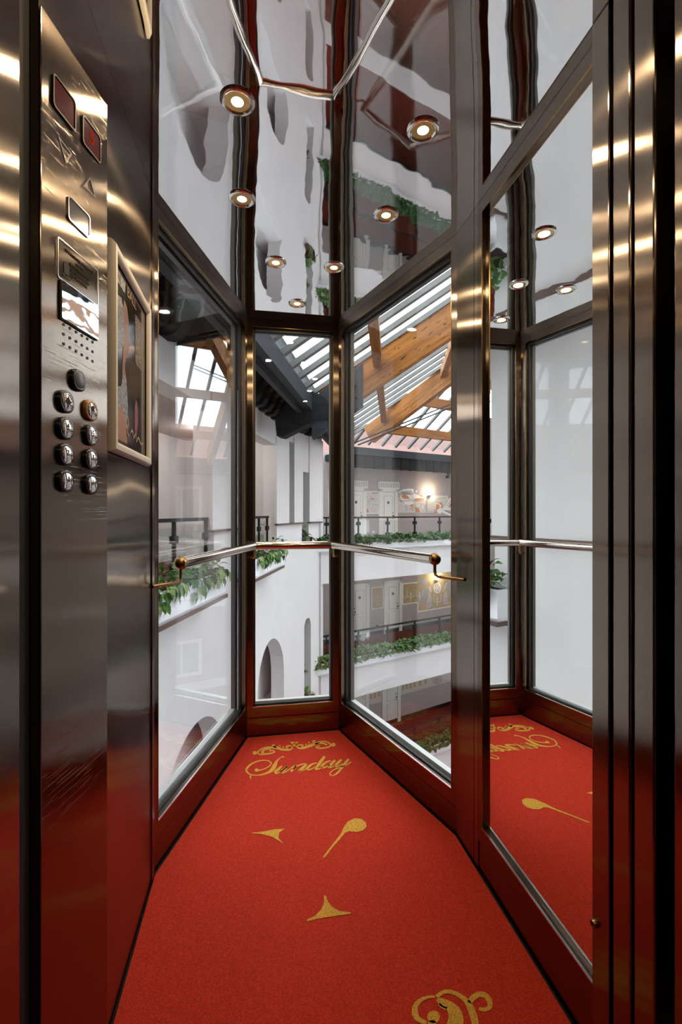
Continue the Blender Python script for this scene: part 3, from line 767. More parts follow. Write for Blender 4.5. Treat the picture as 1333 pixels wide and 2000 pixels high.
# ---- curved white gallery wall: path in plan
PC = [(-2.8+.112*z, z) for z in (.35, 2.0, 4.0, 6.0, 8.0, 9.4)] + smooth_path([(-1.68,10.0),(-1.52,11.1),(-1.26,12.15),(-.95,13.0),(-.596,13.8)], 5)
PW = [C(*p) for p in PC]
class Path:
    def __init__(self, pts):
        self.p = pts; self.s = [0.0]
        for a, b in zip(pts, pts[1:]): self.s.append(self.s[-1] + (b-a).length)
        self.nn = []
        for i in range(len(pts)):
            d = (pts[min(i+1,len(pts)-1)] - pts[max(i-1,0)]).normalized(); self.nn.append(Vector((d.y, -d.x)))
        self.L = self.s[-1]
    def P(self, s, n, z):
        s = max(0, min(self.L, s)); i = 0
        while i < len(self.s)-2 and s > self.s[i+1]: i += 1
        t = (s-self.s[i])/(self.s[i+1]-self.s[i])
        q = self.p[i].lerp(self.p[i+1], t) + self.nn[i].lerp(self.nn[i+1], t).normalized()*n
        return Vector((q.x, q.y, z))
    def at_px(self, px):
        k = (px-666.5)/FPX; best = 0
        for i in range(2001):
            s = self.L*i/2000; q = self.P(s, 0, 0); X = q.x*CT - q.y*ST; Z = q.x*ST + q.y*CT
            if X/Z >= k: return s
        return self.L
    def at_Z(self, Zt):
        for i in range(2001):
            s = self.L*i/2000; q = self.P(s, 0, 0)
            if q.x*ST + q.y*CT >= Zt: return s
        return self.L
LW = Path(PW)
zS = LW.at_Z; pS = LW.at_px
holes = []     # (s0, s1, bottom fn, top fn)
def rect_hole(s0, s1, z0, z1): holes.append((s0, s1, lambda s: z0, lambda s: z1))
def arch_hole(s0, s1, z0, ztop):
    r = (s1-s0)/2; c = (s0+s1)/2
    zs = ztop - r
    holes.append((s0, s1, lambda s: z0, lambda s: zs + math.sqrt(max(0, r*r-(s-c)**2))))
O1 = (zS(4.84), zS(7.3)); O2 = (zS(8.6), pS(541))
rect_hole(*O1, 0.0, 2.74); rect_hole(*O2, 0.0, 2.74)
rect_hole(pS(563), pS(573), .86, 2.95); rect_hole(pS(590), pS(603), .30, 2.25)
for k in range(3):
    dz = -3.6*k
    arch_hole(zS(5.55), zS(7.75), -3.58+dz, -1.85+dz)
    arch_hole(pS(503), pS(555), -3.58+dz, -1.75+dz)
    arch_hole(pS(594.5), pS(607.5), -4.15+dz, -1.80+dz)
cuts = sorted(set([0.0, LW.L] + [h[0] for h in holes] + [h[1] for h in holes] + LW.s))
fine = []
for a, b in zip(cuts, cuts[1:]):
    arch = any(h[0] <= (a+b)/2 <= h[1] and h[3](h[0]+1e-6) < h[3]((h[0]+h[1])/2)-.1 for h in holes)
    n = max(1, int((b-a)/(.07 if arch else .6)))
    fine += [a+(b-a)*i/n for i in range(n)]
fine.append(LW.L)
m = MB(); TOPZ = 4.0; CORN = zS(2.4)
fine = sorted(set(fine+[CORN]))
for a, b in zip(fine, fine[1:]):
    if b-a < 1e-4: continue
    mid = (a+b)/2; hs = sorted([h for h in holes if h[0] < mid < h[1]], key=lambda h: h[2](mid))
    e = 1e-5
    lo = (GZ, GZ)
    segs = []
    for h in hs:
        segs.append((lo, (h[2](a+e), h[2](b-e)))); lo = (h[3](a+e), h[3](b-e))
    tz = TOPZ if mid > CORN else 5.2
    segs.append((lo, (tz, tz)))
    for (z0a, z0b), (z1a, z1b) in segs:
        m.hexa([LW.P(a,-.34,z0a), LW.P(b,-.34,z0b), LW.P(b,0,z0b), LW.P(a,0,z0a), LW.P(a,-.34,z1a), LW.P(b,-.34,z1b), LW.P(b,0,z1b), LW.P(a,0,z1a)])
m.build('wall_gallery', M['white'], kind='structure')
# return end of the curved wall
q0 = LW.P(LW.L, 0, 0); 
# brown ledges on the piers, each a trim of its own
def strip(path, s0, s1, n0, n1, z0, z1, step=.5, mb=None):
    mb = mb or MB(); k = max(1, int((s1-s0)/step))
    for i in range(k):
        a = s0+(s1-s0)*i/k; b = s0+(s1-s0)*(i+1)/k
        mb.hexa([path.P(a,n0,z0),path.P(b,n0,z0),path.P(b,n1,z0),path.P(a,n1,z0),path.P(a,n0,z1),path.P(b,n0,z1),path.P(b,n1,z1),path.P(a,n1,z1)])
    return mb
for s0, s1 in ((0.2, O1[0]+.02), (O1[1]-.18, O2[0]+.05), (O2[1]-.12, pS(590)), (pS(602), LW.L)):
    trim(strip(LW, s0, s1, -.02, .07, .835, .872), M['brown'])
for s0, s1 in ((0.2, O1[0]+.02), (O1[1]-.14, O2[0]+.03), (O2[1]-.10, pS(563)), (pS(573), pS(590)), (pS(603), LW.L)):
    trim(strip(LW, s0, s1, -.01, .035, .872, TOPZ), M['white'])
# corridor behind it
m = strip(LW, 0, LW.L, -2.6, -2.5, -1.0, 3.25); strip(LW, 0, LW.L, -.75, -.65, GZ, -.9, mb=m); m.build('wall_gallery_corridor', M['mauve_dark'], kind='structure')
for i, z in enumerate(LV):
    strip(LW, 0, LW.L, -2.5 if i == 0 else -.65, -.33, z-.28, z).build('floor_gallery_%d' % (i+1), M['red_floor'] if i == 0 else M['mauve_dark'], kind='structure')
strip(LW, 0, LW.L, -2.5, -.30, 2.95, 3.2).build('ceiling_gallery', M['mauve'], kind='structure')

Fe = Frame(LW.P(LW.L,0,0), (LW.P(LW.L,-1,0)-LW.P(LW.L,0,0)))
MB().fbox(Fe, 0, 2.7, -.15, .15, GZ, 3.25).build('wall_gallery_end', M['mauve_dark'], kind='structure')
sx = O2[1]+.25; Fx = Frame(LW.P(sx,-.30,0), (LW.P(sx,-1,0)-LW.P(sx,0,0)))
MB().fbox(Fx, 0, 2.4, -.06, .06, 0, 3.2).build('wall_gallery_cross', M['lilac_wall'], kind='structure')
# unseen lamps added to brighten the corridor
for k, sv in enumerate(((O1[0]+O1[1])/2, (O2[0]+O2[1])/2, O1[0]-1.2)):
    c = LW.P(sv, -1.2, 2.945); e = empty('added_corridor_lamp', c, 'unseen round lamp added to brighten the gallery corridor, ' + ['behind the railing nearest the lift', 'behind the second railing', 'beside the solid pier'][k], 'ceiling light', 'added corridor lamps')
    MB().lathe([(.0,-.07),(.10,-.06),(.15,-.03),(.16,0)], c, 24).build('glass_dish', M['sconce'], e, smooth=True)
    MB().lathe([(.165,-.012),(.175,-.008),(.175,0)], c, 24).build('lamp_rim', M['chrome'], e, smooth=True)
    l = bpy.data.lights.new('added_corridor_light', 'POINT'); l.energy = 32; l.color = (1,.93,.87); l.shadow_soft_size = .12
    o = bpy.data.objects.new('added_corridor_light', l); o.parent = e; o.location = (0,0,-.22); COL.objects.link(o)
# ---- far gallery wall
FF = Frame(C(2.104, 18.6), C(.839, .545) )
if FF.n.dot(-FF.o) < 0: FF.n = -FF.n
FPp = Frame(C(1.553, 15.2), C(.839, .545))
FPp.n = FF.n
T0, T1 = -5.2, 5.4
NPAR = (FPp.o - FF.o).dot(FF.n)                 # corridor depth
shift = (FPp.o - FF.o).dot(FF.d)
MB().fbox(FF, T0, T1+.4, -.3, 0, GZ, 3.3).build('wall_far', M['mauve'], kind='structure')
P0, P1 = -3.6, 6.4
for i, z in enumerate(LV):
    MB().fbox(FPp, P0-2, P1, -NPAR, -.02, z-.30, z).build('floor_far_gallery_%d' % (i+1), M['red_floor'], kind='structure')
    trim(MB().fbox(FPp, P0, P1, -.22, 0, z-.98, z-.03), M['white'])
    MB().fbox(FF, T0, T1, 0, .025, z, z+.15).build('baseboard_far_%d' % (i+1), M['black'], kind='structure')
    if i: MB().fbox(FPp, P0-2, P1, -NPAR, -.22, LV[i-1]-.36, LV[i-1]-.30).build('ceiling_far_gallery_%d' % i, M['mauve_dark'], kind='structure')

ORD = ['top', 'second', 'third', 'lowest']
# ---- leaves
def leaf_mesh(name, mat, L=1.0, W=.62):
    prof = [(0,0),(.10,.55),(.28,.95),(.50,.92),(.72,.62),(.88,.28),(1.0,0)]
    vs = []; fs = []
    for x, w in prof:
        zc = .10*math.sin(x*math.pi) - .28*x*x; e = .07*w
        vs += [(-w*W/2, x*L, zc+e), (0, x*L, zc), (w*W/2, x*L, zc+e)]
    for i in range(len(prof)-1):
        a = i*3; fs += [(a,a+1,a+4,a+3),(a+1,a+2,a+5,a+4)]
    me = bpy.data.meshes.new(name); me.from_pydata(vs, [], fs); me.materials.append(mat)
    me.polygons.foreach_set('use_smooth', [True]*len(fs)); me.update(); return me
LEAF = [leaf_mesh('leaf', M['leaf']), leaf_mesh('leaf_narrow', M['leaf'], 1.0, .48)]
def leaf_plant(F, s0, s1, nfront, ztop, count, size, label, cat, group=None):
    mid = F.P((s0+s1)/2, nfront-.15, ztop); e = empty('trailing_pothos', mid, label, cat, group)
    rnd = random.Random(int(s0*1000)+count)
    k = 0
    for i in range(count):
        s = s0 + (s1-s0)*rnd.random(); mode = rnd.random()
        if mode < .5:      # mound on top
            n = nfront - .03 - .27*rnd.random(); z = ztop + .01 + .17*rnd.random()**1.3; pitch = rnd.uniform(-.5, .7)
            yaw = rnd.uniform(-1.4, 1.4)
        elif mode < .88:     # spilling over the front edge
            n = nfront + .01 + .05*rnd.random(); z = ztop + .05 - .17*rnd.random()**1.6; pitch = rnd.uniform(-1.5, -.6); yaw = rnd.uniform(-.8, .8)
        else:
            n = nfront - .1*rnd.random(); z = ztop + .10 + .17*rnd.random(); pitch = rnd.uniform(.2, 1.0); yaw = rnd.uniform(-2, 2)
        o = bpy.data.objects.new('leaf', LEAF[i % 2]); COL.objects.link(o); o.parent = e
        p = F.P(s, n, z); o.location = p - mid
        base = math.atan2(F.n.y, F.n.x) if hasattr(F, 'n') else 0
        o.rotation_euler = (pitch, rnd.uniform(-.5,.5), base - math.pi/2 + yaw)
        sz = size*rnd.uniform(.65, 1.2); o.scale = (sz, sz, sz)
        k += 1
    m = MB()
    for i in range(max(4, count//14)):
        s = s0+(s1-s0)*rnd.random(); p = F.P(s, nfront-.16, ztop-.03); r = F.P(s+rnd.uniform(-.15,.15), nfront+.04, ztop+.02); t = F.P(s+rnd.uniform(-.2,.2), nfront+.05, ztop-.13*rnd.random())
        m.tube([p, (p+r)/2+Vector((0,0,.10)), r, t], .004, 5)
    m.build('stems', M['hedge'], e)
    return e
def planter(F, s0, s1, n0, n1, z0, z1, label, group=None, trimcol=True):
    e = empty('planter_box', F.P((s0+s1)/2, (n0+n1)/2, z0), label, 'planter', group)
    t = .03; m = MB()
    m.fbox(F, s0, s1, n1-t, n1, z0, z1); m.fbox(F, s0, s1, n0, n0+t, z0, z1)
    m.fbox(F, s0, s0+t, n0+t, n1-t, z0, z1); m.fbox(F, s1-t, s1, n0+t, n1-t, z0, z1); m.fbox(F, s0, s1, n0, n1, z0-.001, z0+.03)
    m.build('box', M['planter'], e)
    MB().fbox(F, s0+t, s1-t, n0+t, n1-t, z0+.03, z1-.04).build('soil', M['soil'], e)
    if trimcol:
        MB().fbox(F, s0-.015, s1+.02, n0, n1+.025, z0-.05, z0-.001).build('bottom_moulding', M['brown'], e)
    return e
def hedge(F, s0, s1, nfront, ztop, count, label, size=.12, group=None, hk=1.0):
    rnd = random.Random(count+int(ztop*10)); m = MB()
    for i in range(count):
        s = s0+(s1-s0)*rnd.random(); g = .5+.5*math.sin(s*5.1+ztop)*math.sin(s*2.3+1.0)
        n = nfront - .30*rnd.random() + .02; z = ztop - .03 + (.14+.14*g)*hk*rnd.random()
        if rnd.random() < .22: n = nfront+.02+.04*rnd.random(); z = ztop - .12*rnd.random()
        p = F.P(s, n, z); a = rnd.uniform(0, 6.28); el = rnd.uniform(-.7, .9); L = size*rnd.uniform(.7,1.3); W = L*.36
        d = Vector((math.cos(a)*math.cos(el), math.sin(a)*math.cos(el), math.sin(el))); sd = d.cross(Vector((rnd.uniform(-.5,.5),rnd.uniform(-.5,.5),1))).normalized()*W; up = sd.cross(d).normalized()*W*.25
        m.add([p, p+d*L*.35+sd-up, p+d*L, p+d*L*.35-sd-up, p+d*L*.45+up], [(0,1,4),(1,2,4),(2,3,4),(3,0,4)])
    return m.build('ivy_hedge', M['hedge'], label=label, cat='hedge', group=group, kind='stuff')

# ---- balustrades
def balustrade(F, s0, s1, n, z, posts, label, group=None, top=1.02, clamps=(.42,.78), endpost=True):
    e = empty('balustrade', F.P((s0+s1)/2, n, z), label, 'railing', group)
    MB().fbox(F, s0, s1, n-.025, n+.025, z+top-.05, z+top).build('top_rail', M['black'], e)
    for s in posts:
        p = MB().fbox(F, s-.022, s+.022, n-.022, n+.022, z, z+top-.05).build('post', M['black'], e)
        for c in clamps:
            MB().fbox(F, s-.075, s+.075, n-.03, n+.03, z+c-.05, z+c+.05).build('clamp', M['black'], p)
    ps = [s0]+list(posts)+[s1]
    for a, b in zip(ps, ps[1:]):
        if b-a > .25: MB().fbox(F, a+.04, b-.04, n-.005, n+.005, z+.12, z+top-.12).build('glass_panel', M['rail_glass'], e)
    return e

# near gallery: planters, plants and railings at the wall openings
d0 = (LW.P(zS(9),0,0)-LW.P(zS(4),0,0)); FS = Frame(LW.P(zS(4),0,0), d0); FS.n = Vector((FS.d.y,-FS.d.x))
s_of = lambda Z: (Vector(LW.P(zS(Z),0,0)[:2]) - FS.o).dot(FS.d)
planter(FS, s_of(4.45), s_of(6.85), .0, .36, -.04, .30, 'white planter box nearest the lift, brown moulding under it', 'planters of the white gallery wall')
leaf_plant(FS, s_of(4.5), s_of(6.8), .36, .30, 290, .14, 'large leafy pothos trailing over the white planter nearest the lift', 'plant')
planter(FS, s_of(8.3), s_of(10.5), .0, .34, -.04, .30, 'white planter box seen through the middle bay window, trailing leaves above', 'planters of the white gallery wall')
leaf_plant(FS, s_of(8.4), s_of(10.45), .34, .30, 190, .145, 'leafy pothos in the second white planter along the curved wall', 'plant')
def s_px(px, n=-.12):
    q = FS.sz(px, 1000, n); return q[0]
balustrade(FS, s_of(4.7), s_px(404), -.12, 0.0, [s_px(340), s_px(402)], 'black railing with glass panels in the gallery opening nearest the lift', top=1.065)
balustrade(FS, s_of(8.4), s_px(524), -.12, 0.0, [s_px(506), s_px(522)], 'black railing with glass in the second gallery opening', top=1.06)
# small planters in the slots
for nm, a, b, zt, lb in (('upper', pS(590), pS(604), .30, 'narrow slot window high on the curved wall'), ('lower', pS(594), pS(609), -4.15, 'arched slot low on the curved wall')):
    fs = Frame(LW.P(a,0,0), LW.P(b,0,0)-LW.P(a,0,0)); fs.n = Vector((fs.d.y,-fs.d.x)); w = (LW.P(b,0,0)-LW.P(a,0,0)).length
    e = planter(fs, 0, w, -.30, .10, zt-.02, zt+.16, 'brown box in the %s' % lb, trimcol=False)
    e.children[0].data.materials[0] = M['brown']
    leaf_plant(fs, .03, w-.03, .06, zt+.16, 26, .17, 'small green plant in the %s' % lb, 'plant')

# far galleries
for i, z in enumerate(LV):
    if i > 2: continue
    planter(FPp, P0+.02, P1, -.20, .12, z-.03, z+.30, 'long white planter box along the %s far gallery' % ORD[i], 'far gallery planters', trimcol=False)
    hedge(FPp, P0+.1, P1-.1, .12, z+.30, 5000, 'green leafy hedge in the planter of the %s far gallery' % ORD[i], group='far gallery hedges', hk=.55 if i == 0 else 1.0)
    pp_ = [FPp.sz(px, 1000, -.30)[0] for px in (644, 700.4, 757.6, 810.6, 859)]; stp = (pp_[-1]-pp_[1])/3
    pp_ = [pp_[1]-stp*2, pp_[1]-stp] + pp_[1:] + [pp_[-1]+stp]
    balustrade(FPp, P0, P1, -.30, z, [p for p in pp_ if P0 < p < P1], 'black railing with small clamps along the %s far gallery' % ORD[i], 'far gallery railings', top=1.0)

# doors of the far gallery
def door(px, z, label, w=.62, hd=1.93, head=False, hinge=1, plate=True):
    t = FF.sz(px, 1000)[0]
    e = empty('room_door', FF.P(t, 0, z), label, 'door', 'far gallery doors')
    MB().fbox(FF, t-w/2, t+w/2, -.02, .02, z+.01, z+hd).build('leaf', M['cream'], e)
    leaf = e.children[0]
    for a, b in ((.14, .78), (.92, hd-.16)):
        MB().fbox(FF, t-w/2+.12, t+w/2-.12, .02, .032, z+a, z+b).build('raised_panel', M['cream'], leaf, bevel=.01)
        mm = MB(); x0, x1, z0, z1 = t-w/2+.09, t+w/2-.09, z+a-.03, z+b+.03
        mm.fbox(FF, x0, x1, .018, .0225, z0, z0+.025); mm.fbox(FF, x0, x1, .018, .0225, z1-.025, z1); mm.fbox(FF, x0, x0+.025, .018, .0225, z0, z1); mm.fbox(FF, x1-.025, x1, .018, .0225, z0, z1)
        mm.build('panel_moulding', M['cream_dark'], leaf)
    for x0, x1 in ((t-w/2-.15, t-w/2-.005), (t+w/2+.005, t+w/2+.15)):
        MB().fbox(FF, x0, x1, 0, .06, z, z+hd+.12).build('casing', M['cream'], e)
    MB().fbox(FF, t-w/2-.15, t+w/2+.15, 0, .06, z+hd+.01, z+hd+.12).build('casing', M['cream'], e)
    if plate: MB().lathe([(.0,.012),(.05,.010),(.058,.0)], FF.P(t, .032, z+1.52), 18, FF.n.to_3d()).build('number_plate', M['brown'], e)
    hx = t + hinge*(w/2-.07)
    MB().lathe([(.0,.05),(.03,.045),(.034,.02),(.015,.0)], FF.P(hx, .02, z+1.0), 14, FF.n.to_3d()).build('door_knob', M['brass'], e)
    for dz in (.13, -.10): MB().lathe([(.0,.015),(.02,.012),(.022,.0)], FF.P(hx, .02, z+1.0+dz), 12, FF.n.to_3d()).build('key_plate', M['brass'], e)
    if head:
        hb = MB().fbox(FF, t-w/2-.20, t+w/2+.20, 0, .09, z+hd+.12, z+hd+.40).build('door_head', M['cream'], e)
        n = 12; ww = (w+.36)/n
        for j in range(n):
            a = t-w/2-.18+j*ww
            MB().fbox(FF, a+ww*.25, a+ww*.6, .085, .092, z+hd+.17, z+hd+.36).build('flute', M['line'], hb)
    return t
door(695, 0, 'cream panelled door with fluted head, beside the framed scroll picture, upper far gallery', head=True)
door(758, 0, 'cream panelled door with fluted head, next to the winged relief mural', head=True)
door(702, LV[1], 'cream door one floor down, on the near side of the candelabra panel', hinge=-1, w=.60)
door(767, LV[1], 'cream door one floor down, beside the large wheel mural')
door(700, LV[2], 'cream door two floors down, mostly hidden by the slab', hinge=-1)
door(764, LV[2], 'cream door two floors down under the ornament frieze')
# sockets
for px, py, lv, lb, mt in ((729.5, 1039, 0, 'white wall socket between the two upper far gallery doors', 'winwhite'), (737, 1223.5, 1, 'dark wall socket between the two doors one floor down', 'black')):
    s, z = FF.sz(px, py); so = MB().fbox(FF, s-.06, s+.06, 0, .012, z-.05, z+.05).build('wall_socket', M[mt], label=lb, cat='socket')
    
# pictures and murals (flat prints)
def crop_map(F, ox, oy, sc, n=0.0):
    return lambda p, n1=0.0: (lambda q: F.P(q[0], n+n1, q[1]))(F.sz(ox+p[0]/sc, oy+p[1]/sc, n))
def print_polys(name, cm, polys, mat, parent, n):
    m = MB()
    for q in polys: m.add([cm(p, n) for p in q], [tuple(range(len(q)))])
    return m.build(name, mat, parent)
def print_lines(name, cm, lines, mat, parent, n):
    m = MB()
    for l in lines:
        for q in ribbon2d(l, 4): m.add([cm(p, n) for p in q], [(0,1,2,3)])
    return m.build(name, mat, parent)
def framed(name, F, cm, quad, border, label, frame_mat, bgm, cat='picture', group=None):
    c = cm(quad[0]); e = empty(name, c, label, cat, group)
    m = MB(); Q = [cm(p) for p in quad]; cc = sum(Q, Vector())/4
    m.extrude([p for p in Q], F.n.to_3d()*.018); m.build('print_board', bgm, e)
    for i in range(4):
        a, b = Q[i], Q[(i+1)%4]; d = F.n.to_3d()*.014
        MB().beam(a+d, b+d, .03, border, up=(b-a).cross(F.n.to_3d())).build('frame_bar', frame_mat, e)
    return e
cm = crop_map(FF, 684, 930, 12.575)
e = framed('framed_picture', FF, cm, [(382,918),(703,916),(703,384),(382,382)], .05, 'white framed picture of scrolls with orange patches between the upper doors', M['winwhite'], M['paper'])
print_polys('orange_patch', cm, [[(490,570),(500,545),(560,540),(600,548),(590,575),(540,580)],[(388,790),(430,800),(455,850),(462,890),(388,892)],[(530,402),(690,400),(690,415),(560,440)]], M['orange'], e, .0185)
print_lines('scroll_drawing', cm, [[(690,545,4),(600,570,5),(510,600,6),(480,650,6),(520,690,6),(620,700,6),(690,712,5)],[(690,720,4),(600,720,6),(540,750,7),(515,800,7),(540,860,7),(600,865,6),(620,815,6),(590,770,5),(560,790,5),(575,825,4)],[(400,480,4),(430,500,7),(420,560,6)],[(395,650,4),(440,600,9),(500,520,12),(520,490,14)],[(400,700,4),(450,650,8),(480,600,6)],[(420,740,3),(455,730,6),(470,690,4)],[(560,640,3),(590,620,4),(640,620,4)]], M['shade'], e, .019)
cm2 = crop_map(FF, 620, 900, 4.597)
e = framed('framed_picture', FF, cm2, [(107,473),(150,474),(150,268),(107,267)], .05, 'narrow white framed picture partly behind the bay corner post', M['winwhite'], M['paper'])
print_polys('orange_patch', cm2, [[(112,345),(128,325),(150,320),(150,345)]], M['orange'], e, .0185)
# winged relief mural, upper gallery
cm = crop_map(FF, 760, 940, 9.521)
mur = empty('relief_mural', cm((700,430)), 'wide cream and orange mural of winged figures beside the upper far doors', 'mural')
m = MB(); bgp = [[(165,585),(165,330),(240,240),(560,255),(640,260),(1100,270),(1500,290),(1500,590),(900,590),(500,585)]]
for q in bgp: m.extrude([cm(p) for p in q], FF.n.to_3d()*.008)
m.build('mural_ground', M['paper'], mur)
print_polys('orange_patch', cm, [[(245,250),(300,245),(385,300),(370,325),(300,325),(235,300)],[(560,255),(640,258),(630,290),(590,290)],[(440,350),(540,310),(650,310),(655,350),(560,365),(470,365)],[(385,450),(430,425),(465,440),(455,462),(395,465)],[(490,490),(560,505),(580,580),(500,580)],[(870,500),(890,420),(920,430),(940,470),(930,520),(880,525)],[(920,400),(985,400),(1010,440),(1005,490),(965,500),(985,450)],[(1100,320),(1105,270),(1160,275),(1150,300)],[(1100,450),(1160,390),(1190,420),(1160,470),(1120,485)],[(830,590),(850,550),(900,560),(890,595)],[(1250,400),(1330,360),(1360,420),(1290,450)],[(170,350),(190,340),(250,375),(240,392)]], M['orange'], mur, .0088)
print_polys('figure_shape', cm, [[(180,215),(200,185),(270,148),(360,136),(450,140),(468,170),(460,210),(400,250),(330,245),(250,230)],[(330,250),(400,230),(470,220),(530,250),(550,280),(640,300),(640,315),(550,310),(500,320),(440,330),(400,330)],[(190,290),(215,250),(245,260),(230,300),(280,340),(380,330),(380,352),(290,365),(215,340)],[(250,390),(330,372),(430,385),(460,410),(400,440),(330,430),(290,460),(262,440)],[(490,190),(500,165),(520,170),(528,195),(510,215),(492,208)],[(1240,265),(1200,290),(1110,350),(1090,400),(1000,520),(1090,520),(1110,450),(1200,350)],[(970,505),(1080,505),(1250,480),(1265,560),(1245,640),(1180,668),(1100,630),(1010,590)],[(880,545),(950,500),(990,560),(950,615),(920,590)]], M['planter'], mur, .0094)
m = MB(); cxs = [(700,345,825,420),(693,425,830,470),(700,475,832,560)]
for x0, y0, x1, y1 in cxs: m.extrude([cm(p, .008) for p in ((x0,y1),(x1,y1),(x1-5,y0),(x0+8,y0))], FF.n.to_3d()*.03)
m.build('relief_urn', M['paper'], mur)
lines = []
for k in range(9): lines.append([(200+k*6,195+k*5,2),(300+k*12,185+k*8,3),(420+k*5,175+k*9,2)])
for k in range(9): lines.append([(1000+k*12,530+k*6,2),(1110+k*10,545+k*10,3),(1255-k*8,500+k*18,2)])
for k in range(6): lines.append([(1060+k*12,470-k*12,2),(1130+k*10,390-k*14,3),(1215+k*4,300-k*6,2)])
for k in range(7): lines.append([(712+k*18,480,2.5),(714+k*18,560,2.5)])
for k in range(7): lines.append([(712+k*17,350,2),(712+k*17,418,2)])
lines += [[(240,250,3),(200,290,4),(220,340,4),(290,368,4),(390,345,3)],[(250,395,3),(300,440,4),(330,500,4),(300,560,3)],[(460,385,3),(560,372,4),(680,372,3)],[(480,420,3),(500,480,4),(560,500,4),(600,430,4),(560,410,3),(530,440,3)],[(600,430,3),(650,420,4),(670,500,4),(640,570,3)],[(380,540,4),(400,500,4),(450,480,4),(500,520,4),(490,575,3)],[(436,500,5),(438,550,5)],[(880,330,3),(960,320,4),(1060,300,3)],[(860,360,3),(930,400,4),(1000,380,3)],[(790,480,7),(840,525,9),(900,548,6)],[(690,360,4),(690,570,4)],[(1270,560,3),(1330,500,4),(1400,480,3)],[(400,260,3),(440,300,4),(420,340,3)]]
print_lines('drawn_lines', cm, lines, M['line'], mur, .0100)
# candelabra panel and wheel mural, one floor down
cm = crop_map(FF, 684, 1120, 11.11)
e = framed('framed_picture', FF, cm, [(468,775),(716,742),(712,288),(466,312)], .04, 'ochre candelabra panel between the two doors one floor down', M['cream'], M['wallgold'])
cand = [[(590,720,8),(590,640,6),(590,420,5)],[(590,600,5),(520,590,5),(505,520,4),(505,400,4)],[(590,600,5),(655,585,5),(672,510,4),(672,390,4)],[(590,640,5),(560,680,7),(590,710,6),(620,675,7),(590,640,5)],[(590,520,4),(555,500,4),(550,400,3)],[(590,520,4),(630,495,4),(635,390,3)]]
print_lines('candelabra_drawing', cm, cand, M['lilac'], e, .0190)
cm = crop_map(FF, 770, 1120, 10.25)
mur = empty('wheel_mural', cm((700,500)), 'ochre mural with wheel, candelabra and robed figures one floor down', 'mural')
m = MB()
out = [(170,622),(170,205),(465,180),(465,-60),(1500,-140),(1500,600),(1255,640),(470,770),(470,578)]
m.extrude([cm(p) for p in [(170,622),(170,205),(465,180),(470,578)]], FF.n.to_3d()*.008)
m.extrude([cm(p) for p in [(470,770),(465,-60),(1500,-140),(1500,600)]], FF.n.to_3d()*.008)
m.build('mural_ground', M['wallgold'], mur)
for a, b in (((170,622),(470,578)),((470,578),(470,770)),((470,770),(1500,600)),((170,205),(170,622)),((170,205),(465,180))):
    MB().beam(cm(a,.01), cm(b,.01), .02, .05, up=(cm(b)-cm(a)).cross(FF.n.to_3d())).build('mural_border', M['cream'], mur)
print_polys('tan_patch', cm, [[(480,760),(480,600),(560,590),(640,560),(640,720)],[(1090,660),(1080,560),(1240,520),(1240,635)]], M['tan'], mur, .0085)
print_polys('wing_shape', cm, [[(500,560),(490,500),(560,400),(620,270),(665,260),(660,350),(600,520),(560,585),(520,585)],[(520,100),(600,110),(650,160),(640,210),(560,230),(510,170)],[(1060,170),(1080,165),(1150,300),(1215,470),(1200,500),(1150,495),(1100,380),(1060,280)],[(1080,100),(1180,70),(1200,110),(1150,160),(1090,150)]], M['bluegrey'], mur, .0090)
print_polys('robe_shape', cm, [[(650,690),(640,620),(680,470),(690,380),(740,420),(760,540),(750,640),(720,680)],[(980,600),(975,560),(1000,400),(1040,340),(1065,400),(1075,520),(1080,610),(1030,625)],[(690,330),(700,240),(730,250),(760,360),(740,400)],[(985,370),(990,280),(1030,180),(1060,200),(1040,300)]], M['lilac'], mur, .0093)
wc, wr = (866,290), 84
print_polys('wheel_disc', cm, [[(wc[0]+wr*.95*math.cos(a*.2618), wc[1]+wr*1.28*math.sin(a*.2618)) for a in range(24)]], M['paper'], mur, .0096)
sp = [[(wc[0]+18*math.cos(a*math.pi/5), wc[1]+24*math.sin(a*math.pi/5), 4), (wc[0]+62*math.cos(a*math.pi/5), wc[1]+86*math.sin(a*math.pi/5), 12)] for a in range(10)]
m = MB()
for s in sp:
    for q in ribbon2d(s): m.add([cm(p, .0100) for p in q], [(0,1,2,3)])
m.build('wheel_spokes', M['lilac'], mur)
M['wine'] = simple('wine_red_print', (.30, .10, .11), .8)
m = MB()
for s in sp[::2]:
    for q in ribbon2d([(s[0][0],s[0][1],2),(s[1][0],s[1][1],6)]): m.add([cm(p, .0103) for p in q], [(0,1,2,3)])
m.build('wheel_spokes', M['wine'], mur)
def candel(x, y, k=1.0):
    return [[(x,y,10*k),(x,y-60*k,8*k),(x,y-190*k,6*k)],[(x,y-80*k,6*k),(x-60*k,y-85*k,6*k),(x-72*k,y-140*k,5*k),(x-72*k,y-230*k,4*k)],[(x,y-80*k,6*k),(x+60*k,y-90*k,6*k),(x+72*k,y-150*k,5*k),(x+72*k,y-235*k,4*k)],[(x-30*k,y-150*k,4*k),(x,y-120*k,5*k),(x+30*k,y-155*k,4*k)]]
print_lines('candelabra_drawing', cm, candel(335,545) + candel(200,560,.8)[1:] + candel(510,530,.9) + candel(865,650) + candel(1195,430,.8), M['paper'], mur, .0106)
